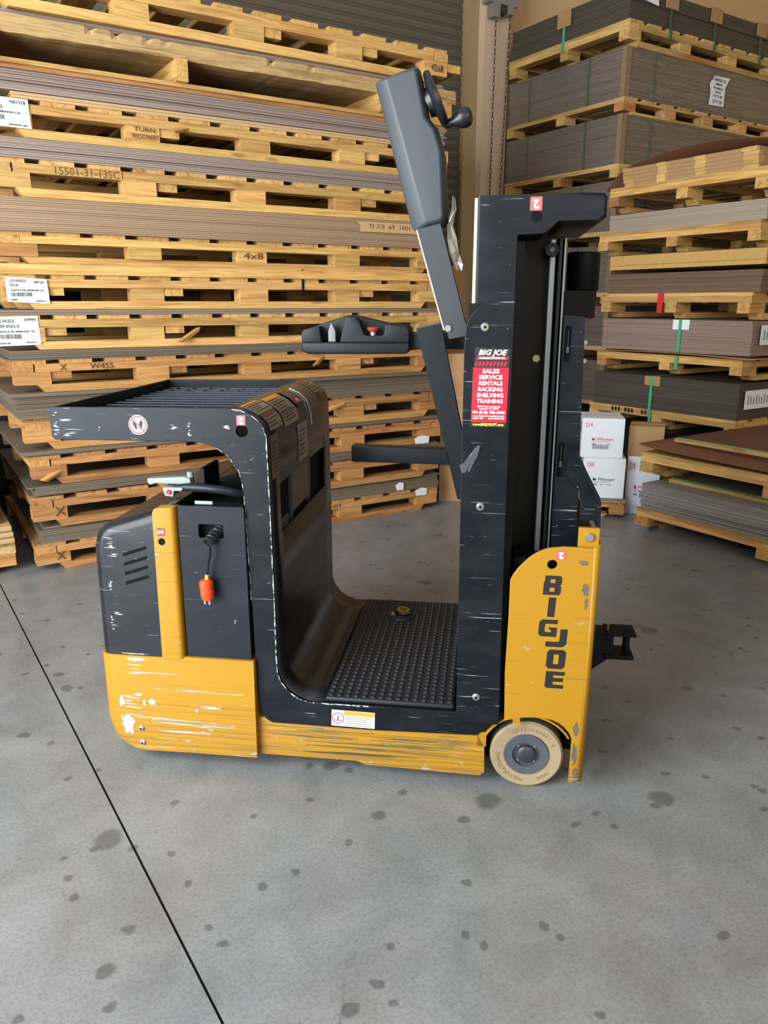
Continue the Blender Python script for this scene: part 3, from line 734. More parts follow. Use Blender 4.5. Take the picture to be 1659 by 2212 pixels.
kf = link('kraft_sheet', curl(1.3, 1.5, lambda s, t: 0.132 * (1 - (1 - min(1, s * 6.5)) ** 2) + 0.075 * math.sin(math.pi * max(0, s - 0.1)) + 0.01 * t, 'kraft', 40), 'kraft', None, FN.w(-0.07, 0.10, 2.092), (0, 0, R_(FN.yaw)))
thick(kf, 0.003); tag(kf, 'dark brown kraft sheet curling over the stapled panels', 'paper')
NS = 'sheet piles of the right stack'
sheets('pale dusty grey sheets near the top of the right stack', FN, 0.07, 0, 1.786, 1.20, 2.2, 0.118, 'sh_pale', 50, jit=0.004, group=NS)
pb = link('particle_board', boxes([(0, 1.2, 0, 2.2, 0, 0.028), (0.0, 1.2, 0, 2.2, 0.03, 0.095)]), 'particle', None, FN.w(0.10, 0, 1.530), (0, 0, R_(FN.yaw)))
tag(pb, 'thick golden particle boards lying on the brown sheets', 'board', None)
sheets('dark grey warped sheets on top of the particle boards', FN, 0.06, 0.02, 1.626, 1.2, 2.2, 0.006, 'sh_dark', 55, t=0.003, group=NS)
sheets('warped brown sheets under the particle boards', FN, 0.09, 0, 1.367, 1.20, 2.2, 0.135, 'sh_brown', 51, jit=0.005, group=NS)
def strapped(s, a_, h, tabmat, pal, hp):
    link('strap', boxes([(a_ + 0.04, a_ + 0.062, -0.016, -0.012, hp - 0.09, hp)]), 'green', pal)
    link('strap', boxes([(a_, a_ + 0.022, -0.012, -0.008, 0.0, h), (a_, a_ + 0.022, -0.012, 0.6, h, h + 0.003)]), 'green', s)
    link('strap_tab', boxes([(a_ - 0.05, a_ + 0.08, -0.0078, -0.0072, h - 0.065, h + 0.001)]), tabmat, s)
s4 = sheets('mauve-grey bundle held by a green strap with white tab', FN, 0.08, 0, 0.978, 1.19, 2.2, 0.215, 'sh_mauve', 52, jit=0.006, group=NS); strapped(s4, 0.66, 0.215, 'paper', N4, 0.133)
s5 = sheets('dark olive bundle held by a green strap with brown tab', FN, 0.03, 0, 0.569, 1.20, 2.2, 0.235, 'sh_dark', 53, jit=0.004, group=NS); strapped(s5, 0.52, 0.235, 'card', N5, 0.143)
for s, z, lb in ((s4, 0.07, 'a'), (s5, 0.07, 'b')):
    x = 1.215 if lb == 'a' else 1.212
    p = link('paper_note', boxes([(x, x + 0.002, 0.05, 0.4, z, z + 0.12)]), 'paper', s)
    link('note_print', boxes([(x + 0.002, x + 0.0025, 0.08 + 0.03 * k, 0.09 + 0.03 * k, z + 0.03, z + 0.09 - 0.01 * (k % 3)) for k in range(8)]), 'ink_grey', p)
kp = link('kraft_sheet', curl(1.22, 0.5, lambda s, t: 0.014 * math.sin(math.pi * s) + 0.001, 'card'), 'card', None, FN.w(0.06, -0.03, 0.957), (0, 0, R_(FN.yaw)))
thick(kp, 0.002); tag(kp, 'tan kraft sheet bowed below the white-tabbed bundle', 'paper')
s6 = sheets('black film covered sheets at the foot of the right stack', FN, 0.05, 0.02, 0.151, 1.12, 2.2, 0.27, 'blackfilm', 54, jit=0.004, group=NS)

# --- low pile in front
FG = 'low front pile pallets'
def fpal(label, z0, z1, seed, **kw):
    return pallet(label, FF, 0, 0, z0, 1.9, 1.60, z1 - z0, True, 'wood_r', seed, nblk=4, group=FG, blkw=0.14, ndeck=9, **kw)
F1 = fpal('pale floor pallet of the low front pile on the right', 0.0, 0.136, 500)
F2 = fpal('upper pallet of the low front pile carrying brown sheets', 0.318, 0.467, 501)
sheets('silver-edged laminate sheets between the two low front pallets', FF, 0.02, 0, 0.137, 1.56, 1.88, 0.15, 'sh_silver', 60, jit=0.012, group='low front pile sheets')
br = link('kraft_cover_sheet', curl(1.58, 1.9, lambda s, t: 0.006 + 0.030 * math.exp(-s * 9) + 0.006 * math.sin(5 * s + 3 * t), 'kraft', 30, 6), 'kraft', None, FF.w(-0.02, 0.0, 0.475), (0, 0, R_(FF.yaw)))
thick(br, 0.006); tag(br, 'reddish-brown cover sheets on top of the low front pile', 'sheet', None)
for i, (a_, b_, z_, L_, lab) in enumerate(((0.05, 0.22, 0.512, 1.5, 'thin wooden batten with green strap across the near brown cover sheet'), (0.35, 0.95, 0.506, 1.2, 'thin wooden batten with green strap on the far brown cover sheet'), (0.10, 0.14, 0.2875, 1.45, 'thin wooden batten with green strap on the silver-edged sheets'))):
    bt = empty('wooden_batten', FF.w(a_, b_, z_), FF.yaw); tag(bt, lab, 'batten', 'strapped battens')
    link('batten', board_mesh(L_, 0.045, 0.02, 'wood_r'), None, bt, (L_ / 2, 0.0225, 0)); link('strap', boxes([(0, L_, 0.026, 0.04, 0.02, 0.0225)]), 'green', bt)
# --- white cartons
FB = Frame(1.43, 4.665, -12)
pk = pallet('small pallet under the white cartons', FB, -0.24, 0.0, 0.0, 0.31, 0.5, 0.095, False, 'wood_o', 600, ndeck=3, nblk=2, thin=True, blkw=0.09)
bs = link('wrapped_sheet', boxes([(-0.26, 0.078, -0.01, 0.5, 0, 0.018)]), 'sh_grey', None, FB.w(0, 0, 0.096), (0, 0, R_(FB.yaw))); tag(bs, 'grey sheet lying under the white cartons', 'sheet')
def carton(label, fr, a0, b0, z0, w, d, h, mat, yaw, logo=None, num=None, sz=0.035, group='white cartons beside the low pile'):
    c = empty('carton', fr.w(a0, b0, z0), fr.yaw + yaw); tag(c, label, 'box', group)
    o = B('box', mat, c, 0, w, 0, d, 0, h, 0.003)
    link('tape', boxes([(-0.0008, w + 0.0008, d * 0.46, d * 0.54, h, h + 0.0008)]), 'card_l', c)
    if logo:
        P = []
        link('logo_print', text_mesh('Wilsonart', sz * 0.72, w * 0.56, h * 0.475, -0.0012, 0.0004, 0.0002, w * 0.40), logo, c)
        link('logo_mark', plate_mesh([(w * 0.25, h * 0.44), (w * 0.32, h * 0.44), (w * 0.32, h * 0.51), (w * 0.295, h * 0.48), (w * 0.27, h * 0.51), (w * 0.25, h * 0.51)], -0.0014, -0.0006), logo, c)
        link('fine_print', boxes([(w * 0.25, w * 0.66, -0.0014, -0.0006, h * 0.405, h * 0.415), (w * 0.25, w * 0.36, -0.0014, -0.0006, h * 0.33, h * 0.36), (w * 0.42, w * 0.52, -0.0014, -0.0006, h * 0.335, h * 0.35), (w * 0.58, w * 0.70, -0.0014, -0.0006, h * 0.335, h * 0.35)]), 'ink_grey', c)
        link('handwritten_number', text_mesh(num, h * 0.16, w * 0.16, h * 0.83, -0.0012, 0.0004, 0.0, w * 0.16, 0.1), 'ink_red', c)
    return c
c2 = carton('lower white carton with a black printed logo', FB, -0.19, 0.02, 0.115, 0.255, 0.30, 0.255, 'boxw', 0, 'ink', '1208')
c1 = carton('upper white carton with a red printed logo and 214', FB, -0.212, 0.025, 0.371, 0.255, 0.30, 0.245, 'boxw', 2, 'ink_red', '214')
link('barcode_print', boxes([(0.07 + 0.011 * k, 0.077 + 0.011 * k, -0.0014, -0.0006, 0.055, 0.08) for k in range(9)]), 'ink_grey', c1)
link('arrow_print', boxes([(-0.0012, -0.0004, 0.05, 0.06, 0.15, 0.21), (-0.0012, -0.0004, 0.08, 0.09, 0.15, 0.21), (-0.0012, -0.0004, 0.18, 0.24, 0.14, 0.19), (-0.0012, -0.0004, 0.18, 0.24, 0.06, 0.10)]), 'ink', c1)
c3 = carton('white carton half hidden behind the curled brown sheet', FB, 0.085, 0.12, 0.0, 0.20, 0.22, 0.37, 'boxw', -4, 'ink_red', '218', 0.03)
c4 = carton('plain brown carton on the half hidden white one', FB, 0.08, 0.14, 0.371, 0.21, 0.22, 0.19, 'card', -8, group=None)
# --- tall cartons behind the arms
FC = Frame(0.40, 5.06, 0)
t1 = carton('tall brown carton standing behind the gate arms', FC, -0.03, 0.0, 0.0, 0.30, 0.35, 0.985, 'card', 0, group=None); t1['label'] = 'tall brown carton standing behind the diagonal gate arm'
link('seam', boxes([(0.0, 0.30, -0.001, 0.0, 0.70, 0.706)]), 'card_l', t1)
t2 = link('cardboard_sheet', boxes([(0, 0.34, 0, 0.03, 0, 1.56)]), 'card', None, FC.w(-0.06, 0.46, 0), (R_(-3), 0, 0)); tag(t2, 'large flat cardboard leaning behind the tall brown carton', 'cardboard')

# ------------------------------------------------------------------ the truck
T = empty('platform_truck', turn(0.3956, 1.8614), -7.6 + GY)
tag(T, 'yellow and black electric stand-on order picker truck parked on the concrete', 'forklift')
WD = 0.76
FRAME = [(-1.286, 1.037), (-0.791, 1.041), (-0.763, 1.037), (-0.736, 1.025), (-0.710, 1.003), (-0.700, 0.971), (-0.698, 0.840), (-0.697, 0.693), (-0.696, 0.521), (-0.696, 0.377), (-0.695, 0.309),
         (-0.685, 0.282), (-0.664, 0.254), (-0.637, 0.235), (-0.607, 0.226), (-0.208, 0.226), (-0.081, 0.222), (-0.141, 0.160), (-0.421, 0.153), (-0.717, 0.155), (-0.734, 0.165), (-0.747, 0.188), (-0.753, 0.228),
         (-0.758, 0.391), (-0.760, 0.517), (-0.764, 0.775), (-0.768, 0.837), (-0.777, 0.881), (-0.803, 0.918), (-0.835, 0.940), (-0.873, 0.952), (-0.921, 0.954), (-1.278, 0.951), (-1.286, 0.960)]
plate('frame_side', 'black', T, FRAME, -0.012, 0.0, [circ(-0.764, 0.984, 0.0155)], 0.0015)
plate('frame_side', 'black', T, FRAME, WD, WD + 0.012, [circ(-0.764, 0.984, 0.0155)], 0.0015)
# chipped bare edges along the pillar and the step
def ribbon(pts, w, b):
    V, F = [], []
    r = random.Random(3)
    for i, (u, v) in enumerate(pts):
        p0, p1 = pts[max(i - 1, 0)], pts[min(i + 1, len(pts) - 1)]
        dx, dz = p1[0] - p0[0], p1[1] - p0[1]; l = math.hypot(dx, dz); nx, nz = -dz / l, dx / l
        ww = w * r.uniform(0.25, 1.2)
        V += [(u, b, v), (u + nx * -ww, b, v + nz * -ww), (u, b + 0.004, v)]
        if i:
            o = (i - 1) * 3; F += [(o, o + 1, o + 4, o + 3), (o, o + 3, o + 5, o + 2)]
    return raw(V, F)
def dense(pts, step=0.012):
    out = []
    for (u0, v0), (u1, v1) in zip(pts, pts[1:]):
        n = max(1, int(math.hypot(u1 - u0, v1 - v0) / step))
        out += [(u0 + (u1 - u0) * k / n, v0 + (v1 - v0) * k / n) for k in range(n)]
    return out + [pts[-1]]
link('chipped_edge', ribbon(dense(FRAME[1:15] + [(-0.40, 0.226)]), 0.0028, -0.0126), 'chip', T)
link('chipped_edge', ribbon(dense([FRAME[24], FRAME[25], FRAME[26], FRAME[27], FRAME[28], FRAME[29]]), -0.0018, -0.0126), 'chip', T)
# tray
B('tray_end', 'black', T, -1.286, -1.278, -0.006, WD + 0.006, 0.952, 1.036, 0.003)
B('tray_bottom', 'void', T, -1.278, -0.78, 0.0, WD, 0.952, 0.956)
gr = random.Random(2)
for i in range(13):
    y = 0.028 + i * (WD - 0.056) / 12
    link('grid_rod', tube([(-1.265, y, 1.008), (-0.79, y, 1.012)], 0.0030, 6), 'gridm', T)
for x in (-1.20, -1.10, -1.00, -0.90, -0.82):
    link('cross_rod', tube([(x, 0.01, 1.001), (x, WD - 0.01, 1.001)], 0.0035, 6), 'gridm', T)
for y0, y1 in ((0.028, 0.0867), (0.6147, 0.6733), (0.6733, 0.732)):
    for x in (-1.23, -1.17, -1.11, -1.05, -0.99, -0.93, -0.87, -0.82):
        link('rung', tube([(x, y0, 1.010), (x, y1, 1.010)], 0.0025, 5), 'gridm', T)
# console panel between the side frames, with an opening
PROF = [(-0.80, 1.0405), (-0.763, 1.0365), (-0.736, 1.0245), (-0.712, 1.003), (-0.702, 0.971), (-0.6995, 0.90), (-0.699, 0.827), (-0.698, 0.687), (-0.697, 0.521), (-0.697, 0.377), (-0.696, 0.309), (-0.686, 0.282), (-0.665, 0.254), (-0.638, 0.236), (-0.607, 0.226), (-0.56, 0.224)]
YB = [0.0, 0.085, 0.10, 0.65, 0.663, WD]
V, F = [], []
for u, v in PROF:
    for y in YB: V.append((u, y, v))
nb = len(YB)
for i in range(len(PROF) - 1):
    for j in range(nb - 1):
        if i == 6 and j in (1, 2, 3): continue
        F.append((i * nb + j, i * nb + j + 1, (i + 1) * nb + j + 1, (i + 1) * nb + j))
cp = link('console_panel', smooth_by(raw(V, F), 45), 'black_s', T); md = cp.modifiers.new('thick', 'SOLIDIFY'); md.thickness = 0.006; md.offset = 0
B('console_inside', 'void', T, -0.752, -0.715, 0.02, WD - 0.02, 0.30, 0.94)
B('inside_bracket', 'gmetal', T, -0.716, -0.706, 0.245, 0.262, 0.67, 0.84); B('inside_bracket', 'gmetal', T, -0.716, -0.706, 0.472, 0.486, 0.67, 0.84)
B('document_pouch', 'decal2', T, -0.714, -0.708, 0.262, 0.472, 0.70, 0.835)
B('inside_motor', 'plastic', T, -0.715, -0.703, 0.09, 0.20, 0.66, 0.715, 0.02)
def on_panel(s):   # arc length along the panel profile -> point and outward normal
    k = 0
    for (u0, v0), (u1, v1) in zip(PROF, PROF[1:]):
        l = math.hypot(u1 - u0, v1 - v0)
        if s <= l:
            t = s / l; return (u0 + (u1 - u0) * t, v0 + (v1 - v0) * t, -(v1 - v0) / l, (u1 - u0) / l)
        s -= l
    return (u1, v1, 1, 0)
def patch(name, mat, s0, s1, y0, y1, off=0.0042, parent=T, skew=0.0):
    V, F = [], []; n = 10
    for i in range(n + 1):
        u, v, nu, nv = on_panel(s0 + (s1 - s0) * i / n)
        sgn = 1 if nu > 0 or nv > 0 else -1
        V += [(u + abs(nu) * off, y0 + skew * i / n, v + abs(nv) * off), (u + abs(nu) * off, y1 + skew * i / n, v + abs(nv) * off)]
        if i: F.append((2 * i - 2, 2 * i - 1, 2 * i + 1, 2 * i))
    me = raw(V, F, True); return link(name, me, mat, parent)
def decal(s0, s1, y0, y1, mat, rows, band=None):
    d = patch('warning_decal', mat, s0, s1, y0, y1)
    h = s1 - s0; ms = []
    for r in range(rows):
        a = s0 + h * (0.18 + 0.76 * r / rows); ms.append((a, a + h * 0.28 / rows))
    V, F = [], []
    for a, b in ms:
        pts = []
        for t in (a, b):
            u, v, nu, nv = on_panel(t); pts.append((u + abs(nu) * 0.0047, v + abs(nv) * 0.0047))
        o = len(V); m0, m1 = y0 + (y1 - y0) * 0.08, y1 - (y1 - y0) * random.Random(int(a * 1e4)).uniform(0.08, 0.4)
        V += [(pts[0][0], m0, pts[0][1]), (pts[0][0], m1, pts[0][1]), (pts[1][0], m1, pts[1][1]), (pts[1][0], m0, pts[1][1])]
        F.append((o, o + 1, o + 2, o + 3))
    if V: link('decal_text', raw(V, F), 'decalt', d)
    if band: patch('decal_band', band, s0 + h * 0.02, s0 + h * 0.16, y0 + 0.004, y1 - 0.004, 0.0047, d)
decal(0.02, 0.075, 0.015, 0.16, 'decal', 5, 'owarn'); decal(0.078, 0.125, 0.03, 0.15, 'decal', 4, 'decalr'); decal(0.03, 0.135, 0.17, 0.33, 'decal', 9, 'owarn')
decal(0.135, 0.25, 0.01, 0.085, 'decal2', 8); decal(0.15, 0.26, 0.30, 0.42, 'decal', 6); decal(0.015, 0.09, 0.63, 0.74, 'decal', 6, 'decalr')
patch('worn_film', 'decal2', 0.02, 0.13, 0.47, 0.62)
dp_ = patch('display', 'screen', 0.03, 0.10, 0.345, 0.455, 0.006)
patch('led_digit', 'led', 0.078, 0.088, 0.385, 0.40, 0.0068, dp_)
link('cover_edge', tube([(-0.76, 0.465, 1.043), (-0.73, 0.465, 1.030), (-0.706, 0.465, 1.008), (-0.696, 0.47, 0.97), (-0.693, 0.472, 0.93)], 0.003, 6), 'steel', T)
# operator step and mat
B('step_plate', 'black_d', T, -0.62, -0.20, 0.0, WD, 0.160, 0.222)
B('floor_mat', 'rubber', T, -0.565, -0.206, 0.006, WD - 0.004, 0.2225, 0.236, 0.004)
V, F = [], []
for i in range(15):
    for j in range(31):
        x, y = -0.552 + i * 0.0238, 0.022 + j * 0.0238
        if abs(x + 0.419) < 0.052 and abs(y - 0.61) < 0.045: continue
        o = len(V)
        for r, z in ((0.0082, 0.236), (0.0066, 0.2405)):
            for k in range(6): V.append((x + r * math.cos(k * math.pi / 3), y + r * math.sin(k * math.pi / 3), z))
        F.append(tuple(o + 6 + k for k in range(6)))
        for k in range(6): F.append((o + k, o + (k + 1) % 6, o + 6 + (k + 1) % 6, o + 6 + k))
mb = link('mat_studs', raw(V, F), 'rubber', T); mb['kind'] = 'stuff'
link('foot_switch_base', lathe([(0.001, 0), (0.048, 0), (0.046, 0.008), (0.04, 0.012), (0.001, 0.012)], (-0.419, 0.61, 0.234), (0, 0, 1), 10), 'rubber', T)
link('foot_switch', lathe([(0.001, 0), (0.030, 0), (0.032, 0.012), (0.028, 0.016), (0.001, 0.017)], (-0.413, 0.612, 0.243), (0.08, -0.12, 1), 20), 'black', T)
V = [lathe([(r - 0.002, 0.0), (r + 0.001, 0.0), (r + 0.001, 0.0012), (r - 0.002, 0.0012)], (-0.4117, 0.610, 0.2598), (0.08, -0.12, 1), 20) for r in (0.007, 0.014, 0.021)]
link('foot_switch_rings', join(V), 'gold', T)
B('foot_switch_tag', 'decal', T, -0.452, -0.438, 0.585, 0.612, 0.247, 0.250)
# mast
MP = [(-0.090, 1.309), (-0.128, 1.308), (-0.155, 1.302), (-0.176, 1.288), (-0.193, 1.268), (-0.201, 1.246), (-0.204, 1.20), (-0.203, 0.837), (-0.201, 0.473), (-0.199, 0.205), (-0.084, 0.205), (-0.088, 0.520), (-0.090, 0.841), (-0.090, 0.996)]
plate('mast_side_cover', 'black', T, MP, -0.026, -0.014, (), 0.0012)
for a_, z_ in ((-0.156, 1.246), (-0.153, 0.810), (-0.147, 0.284)):
    bo = link('bolt', lathe([(0.0105, 0), (0.0105, -0.003), (0.007, -0.006), (0.001, -0.006)], (a_, -0.026, z_), (0, 1, 0), 16), 'steel', T)
    link('bolt_socket', lathe([(0.004, 0), (0.004, -0.0006), (0.001, -0.0006)], (a_, -0.032, z_), (0, 1, 0), 6), 'black_d', bo)
B('mast_front_column', 'black_d', T, -0.196, -0.088, -0.012, WD - 0.06, 0.20, 1.30)
UP = [(-0.186, 1.536), (0.088, 1.539), (0.100, 1.538), (0.106, 1.530), (0.107, 1.488), (0.100, 1.482), (0.0, 1.480), (-0.030, 1.454), (-0.090, 1.451), (-0.090, 1.290), (-0.186, 1.290)]
uc = link('mast_cap', prism(UP, -0.010, 0.52, 0.010, lambda c, e: abs((e.verts[0].co - e.verts[1].co).y) < 1e-4 and c.y < 0.0 and (c.x > 0.09 or c.x < -0.17)), 'black', T)
link('corner_highlight', tube([(-0.1848, -0.0075, 1.531), (-0.1848, -0.0075, 1.298)], 0.0042, 8), 'pale_edge', T)  # bright strip: light on the rounded cap corner, painted in as colour
link('cap_hole', lathe([(0.001, 0), (0.0125, 0), (0.0125, 0.002), (0.001, 0.002)], (-0.048, -0.0108, 1.490), (0, 1, 0), 20), 'void', T)
B('mast_inner', 'mastm', T, -0.088, 0.034, 0.17, 0.60, 0.18, 1.46)
B('mast_channel_lip', 'mastm', T, -0.088, -0.070, 0.03, 0.17, 0.18, 1.44)
B('mast_channel', 'mastm', T, -0.068, -0.004, 0.150, 0.169, 0.18, 1.452)
B('rail_strip', 'rail', T, -0.006, 0.008, 0.10, 0.169, 0.18, 1.45, 0.002)
B('rail', 'mastm', T, 0.014, 0.021, 0.08, 0.169, 0.18, 1.45); B('rail_edge', 'rail', T, 0.026, 0.030, 0.085, 0.169, 0.18, 1.45)
link('roller', lathe([(0.001, -0.016), (0.016, -0.016), (0.017, 0), (0.017, 0.006), (0.001, 0.006)], (-0.003, 0.10, 1.424), (0, 1, 0), 20), 'black_d', T)
link('roller_pin', lathe([(0.001, -0.003), (0.006, -0.003), (0.006, 0), (0.001, 0)], (-0.003, 0.083, 1.424), (0, 1, 0), 10), 'gmetal', T)
link('mast_bolt', lathe([(0.001, -0.004), (0.010, -0.004), (0.011, 0)], (-0.024, 0.150, 1.163), (0, 1, 0), 6), 'brass', T)
hl = lambda z0, z1: rrect(0.040, 0.056, z0, z1, 0.003)
plate('mast_rear_cover', 'black', T, [(0.034, 0.30), (0.034, 1.272), (0.086, 1.268), (0.100, 0.70), (0.104, 0.30)], 0.095, 0.105, [hl(1.16, 1.245), hl(0.865, 0.955)])
B('mast_rear_box', 'black_d', T, 0.036, 0.088, 0.112, 0.56, 0.30, 1.262)
for z_ in (1.20, 0.91):
    B('latch', 'gmetal', T, 0.045, 0.053, 0.100, 0.111, z_ - 0.02, z_ - 0.005); B('latch_rod', 'gmetal', T, 0.048, 0.050, 0.106, 0.109, z_ - 0.02, z_ + 0.035)
link('hydraulic_can', lathe([(0.001, 0), (0.040, 0), (0.043, 0.004), (0.043, 0.094), (0.039, 0.098), (0.001, 0.098)], (0.096, 0.30, 1.332), (0, 0, 1), 24), 'black_d', T)
B('can_bracket', 'black_d', T, 0.03, 0.13, 0.26, 0.40, 1.262, 1.332)
link('release_handle', prism([(0.112, 1.312), (0.132, 1.314), (0.138, 1.275), (0.130, 1.255), (0.118, 1.26)], 0.29, 0.31), 'red', T)
link('handle_wire', tube([(0.112, 0.288, 1.31), (0.103, 0.28, 1.298), (0.098, 0.27, 1.27)], 0.002, 6), 'gmetal', T)
for z_ in (1.205, 1.16): link('side_bolt', lathe([(0.001, -0.003), (0.006, -0.003), (0.006, 0.004)], (0.092, 0.12, z_), (0.3, -1, 0), 8), 'steel', T)
# front cover
YC = [(-0.071, 0.617), (-0.064, 0.633), (-0.053, 0.650), (-0.040, 0.665), (-0.027, 0.679), (-0.013, 0.690), (0.003, 0.700), (0.021, 0.707), (0.058, 0.712), (0.132, 0.711), (0.133, 0.610), (0.133, 0.455), (0.132, 0.209), (0.129, 0.050), (0.109, 0.042), (0.110, 0.175), (0.101, 0.194), (0.088, 0.209), (0.073, 0.220), (0.054, 0.228), (0.025, 0.233), (-0.020, 0.229), (-0.070, 0.217), (-0.074, 0.359), (-0.071, 0.521)]
plate('front_cover', 'yellow_b', T, YC, -0.022, -0.014, [circ(0.032, 0.664, 0.0125)], 0.001)
fp = [(0.131, -0.022), (0.140, -0.0205), (0.147, -0.015), (0.151, -0.006), (0.152, 0.05)]
V, F = [], []
for i, (u, y) in enumerate(fp):
    V += [(u - 0.003, y, 0.046), (u, y, 0.712 + 0.008 * (i / 4))]
    if i: F.append((2 * i - 2, 2 * i - 1, 2 * i + 1, 2 * i))
fo_ = link('cover_bend', raw(V, F, True), 'yellow_b', T); md = fo_.modifiers.new('thick', 'SOLIDIFY'); md.thickness = 0.005; md.offset = -1
B('cover_backing', 'black_d', T, -0.06, 0.125, 0.04, 0.14, 0.235, 0.66)
B('cover_bracket', 'yellow_b', T, 0.093, 0.144, -0.010, 0.002, 0.70, 0.760, 0.001)
link('bracket_bolt', lathe([(0.001, -0.008), (0.0105, -0.008), (0.012, -0.0065), (0.012, 0)], (0.119, -0.010, 0.737), (0, 1, 0), 6), 'steel', T)
link('fender_lug', prism([(-0.047, 0.206), (-0.028, 0.206), (-0.028, 0.232), (-0.047, 0.232)], -0.02, 0.03), 'yellow_b', T)
bp = [(0.075, 0.95), (0.100, 0.90), (0.136, 0.835), (0.141, 0.820), (0.143, 0.755)]
V, F = [], []
for i, (u, z) in enumerate(bp):
    V += [(u, 0.008, z), (u, 0.075, z)]
    if i: F.append((2 * i - 2, 2 * i - 1, 2 * i + 1, 2 * i))
br_ = link('front_brace', raw(V, F), 'black', T); md = br_.modifiers.new('thick', 'SOLIDIFY'); md.thickness = 0.008; md.offset = 0
plate('brace_gusset', 'black', T, [(0.070, 0.955), (0.136, 0.835), (0.141, 0.757), (0.104, 0.757), (0.100, 0.83), (0.060, 0.88)], 0.072, 0.080)
B('front_wall', 'black_d', T, 0.10, 0.135, 0.05, WD - 0.02, 0.10, 0.74)
# vertical lettering on the cover (block capitals, one under the other)
def letter(polys, x0, z0, w, h, slant=0.10):
    ms = []
    for out, holes in polys:
        f = lambda P: [(x0 + u * w + v * slant * h * 0.5, z0 + v * h) for u, v in P]
        ms.append(plate_mesh(f(out), -0.0228, -0.0221, [f(hh) for hh in holes]))
    return ms
LB = [([(0, 0), (0.9, 0), (1, 0.1), (1, 0.42), (0.92, 0.5), (1, 0.58), (1, 0.9), (0.9, 1), (0.05, 1), (0.05, 0.7), (0, 0.66)], [[(0.36, 0.17), (0.64, 0.17), (0.64, 0.38), (0.36, 0.38)], [(0.36, 0.62), (0.64, 0.62), (0.64, 0.82), (0.36, 0.82)]])]
LI = [([(0.25, 0), (0.70, 0), (0.70, 1), (0.25, 1)], [])]
LG = [([(0.15, 0), (1, 0), (1, 0.55), (0.55, 0.55), (0.55, 0.42), (0.68, 0.42), (0.68, 0.26), (0.36, 0.26), (0.32, 0.32), (0.32, 0.68), (0.38, 0.76), (1, 0.76), (1, 1), (0.15, 1), (0, 0.86), (0, 0.14)], [])]
LJ = [([(0, 0), (0.82, 0), (1, 0.16), (1, 1), (0.66, 1), (0.66, 0.36), (0.60, 0.28), (0, 0.28)], [])]
LO = [([(0.14, 0), (0.86, 0), (1, 0.14), (1, 0.86), (0.86, 1), (0.14, 1), (0, 0.86), (0, 0.14)], [[(0.36, 0.24), (0.64, 0.24), (0.64, 0.76), (0.36, 0.76)]])]
LE = [([(0.1, 0), (1, 0), (1, 0.2), (0.42, 0.22), (0.40, 0.40), (0.95, 0.40), (0.95, 0.62), (0.40, 0.62), (0.40, 0.78), (1, 0.78), (1, 1), (0.0, 1), (0, 0.1)], [])]
for nm_, L_, x0, z0, w, h in (('letter_b', LB, 0.012, 0.583, 0.044, 0.052), ('letter_i', LI, 0.016, 0.523, 0.040, 0.053), ('letter_g', LG, 0.006, 0.468, 0.046, 0.047), ('letter_j', LJ, 0.026, 0.440, 0.052, 0.050), ('letter_o', LO, 0.030, 0.378, 0.048, 0.054), ('letter_e', LE, 0.030, 0.322, 0.048, 0.048)):
    link('lettering', join(letter(L_, x0, z0, w, h)), 'black_print', T)
# scuffs: clusters of thin torn slivers; bare patches
def scuff_mesh(cx, cz, rx, rz, seed, b):
    r = random.Random(seed); V, F = [], []
    for k in range(max(4, int(rz / 0.0025))):
        z = cz + r.uniform(-rz, rz); u = cx + r.uniform(-rx, rx) * 0.6; l = rx * r.uniform(0.35, 1.1); t = r.uniform(0.0006, 0.0022)
        top, bot = [], []
        for q in range(5):
            x = u - l + 2 * l * q / 4; e = (1 - abs(q - 2) / 2.2)
            top.append((x, z + t * e * r.uniform(0.5, 1.4) + 0.1 * (x - u) * r.uniform(-0.3, 0.3))); bot.append((x, z - t * e * r.uniform(0.5, 1.4)))
        P = bot + top[::-1]; o = len(V); V += [(x, b, zz) for x, zz in P]; F.append(tuple(o + i for i in range(len(P))))
    return raw(V, F)
def blob(cx, cz, rx, rz, seed, b=-0.0226):
    r = random.Random(seed); n = 22
    return plate_mesh([(cx + rx * r.uniform(0.55, 1.15) * math.cos(2 * math.pi * i / n), cz + rz * r.uniform(0.55, 1.15) * math.sin(2 * math.pi * i / n)) for i in range(n)], b, b + 0.0005)
for cx, cz, rx, rz, sd in ((0.118, 0.600, 0.010, 0.022, 1), (0.108, 0.672, 0.014, 0.007, 2), (0.122, 0.565, 0.005, 0.018, 3), (0.120, 0.130, 0.008, 0.035, 4), (0.124, 0.075, 0.006, 0.02, 5), (0.119, 0.205, 0.008, 0.022, 6)):
    link('bare_patch', blob(cx, cz, rx, rz, sd), 'bare', T)
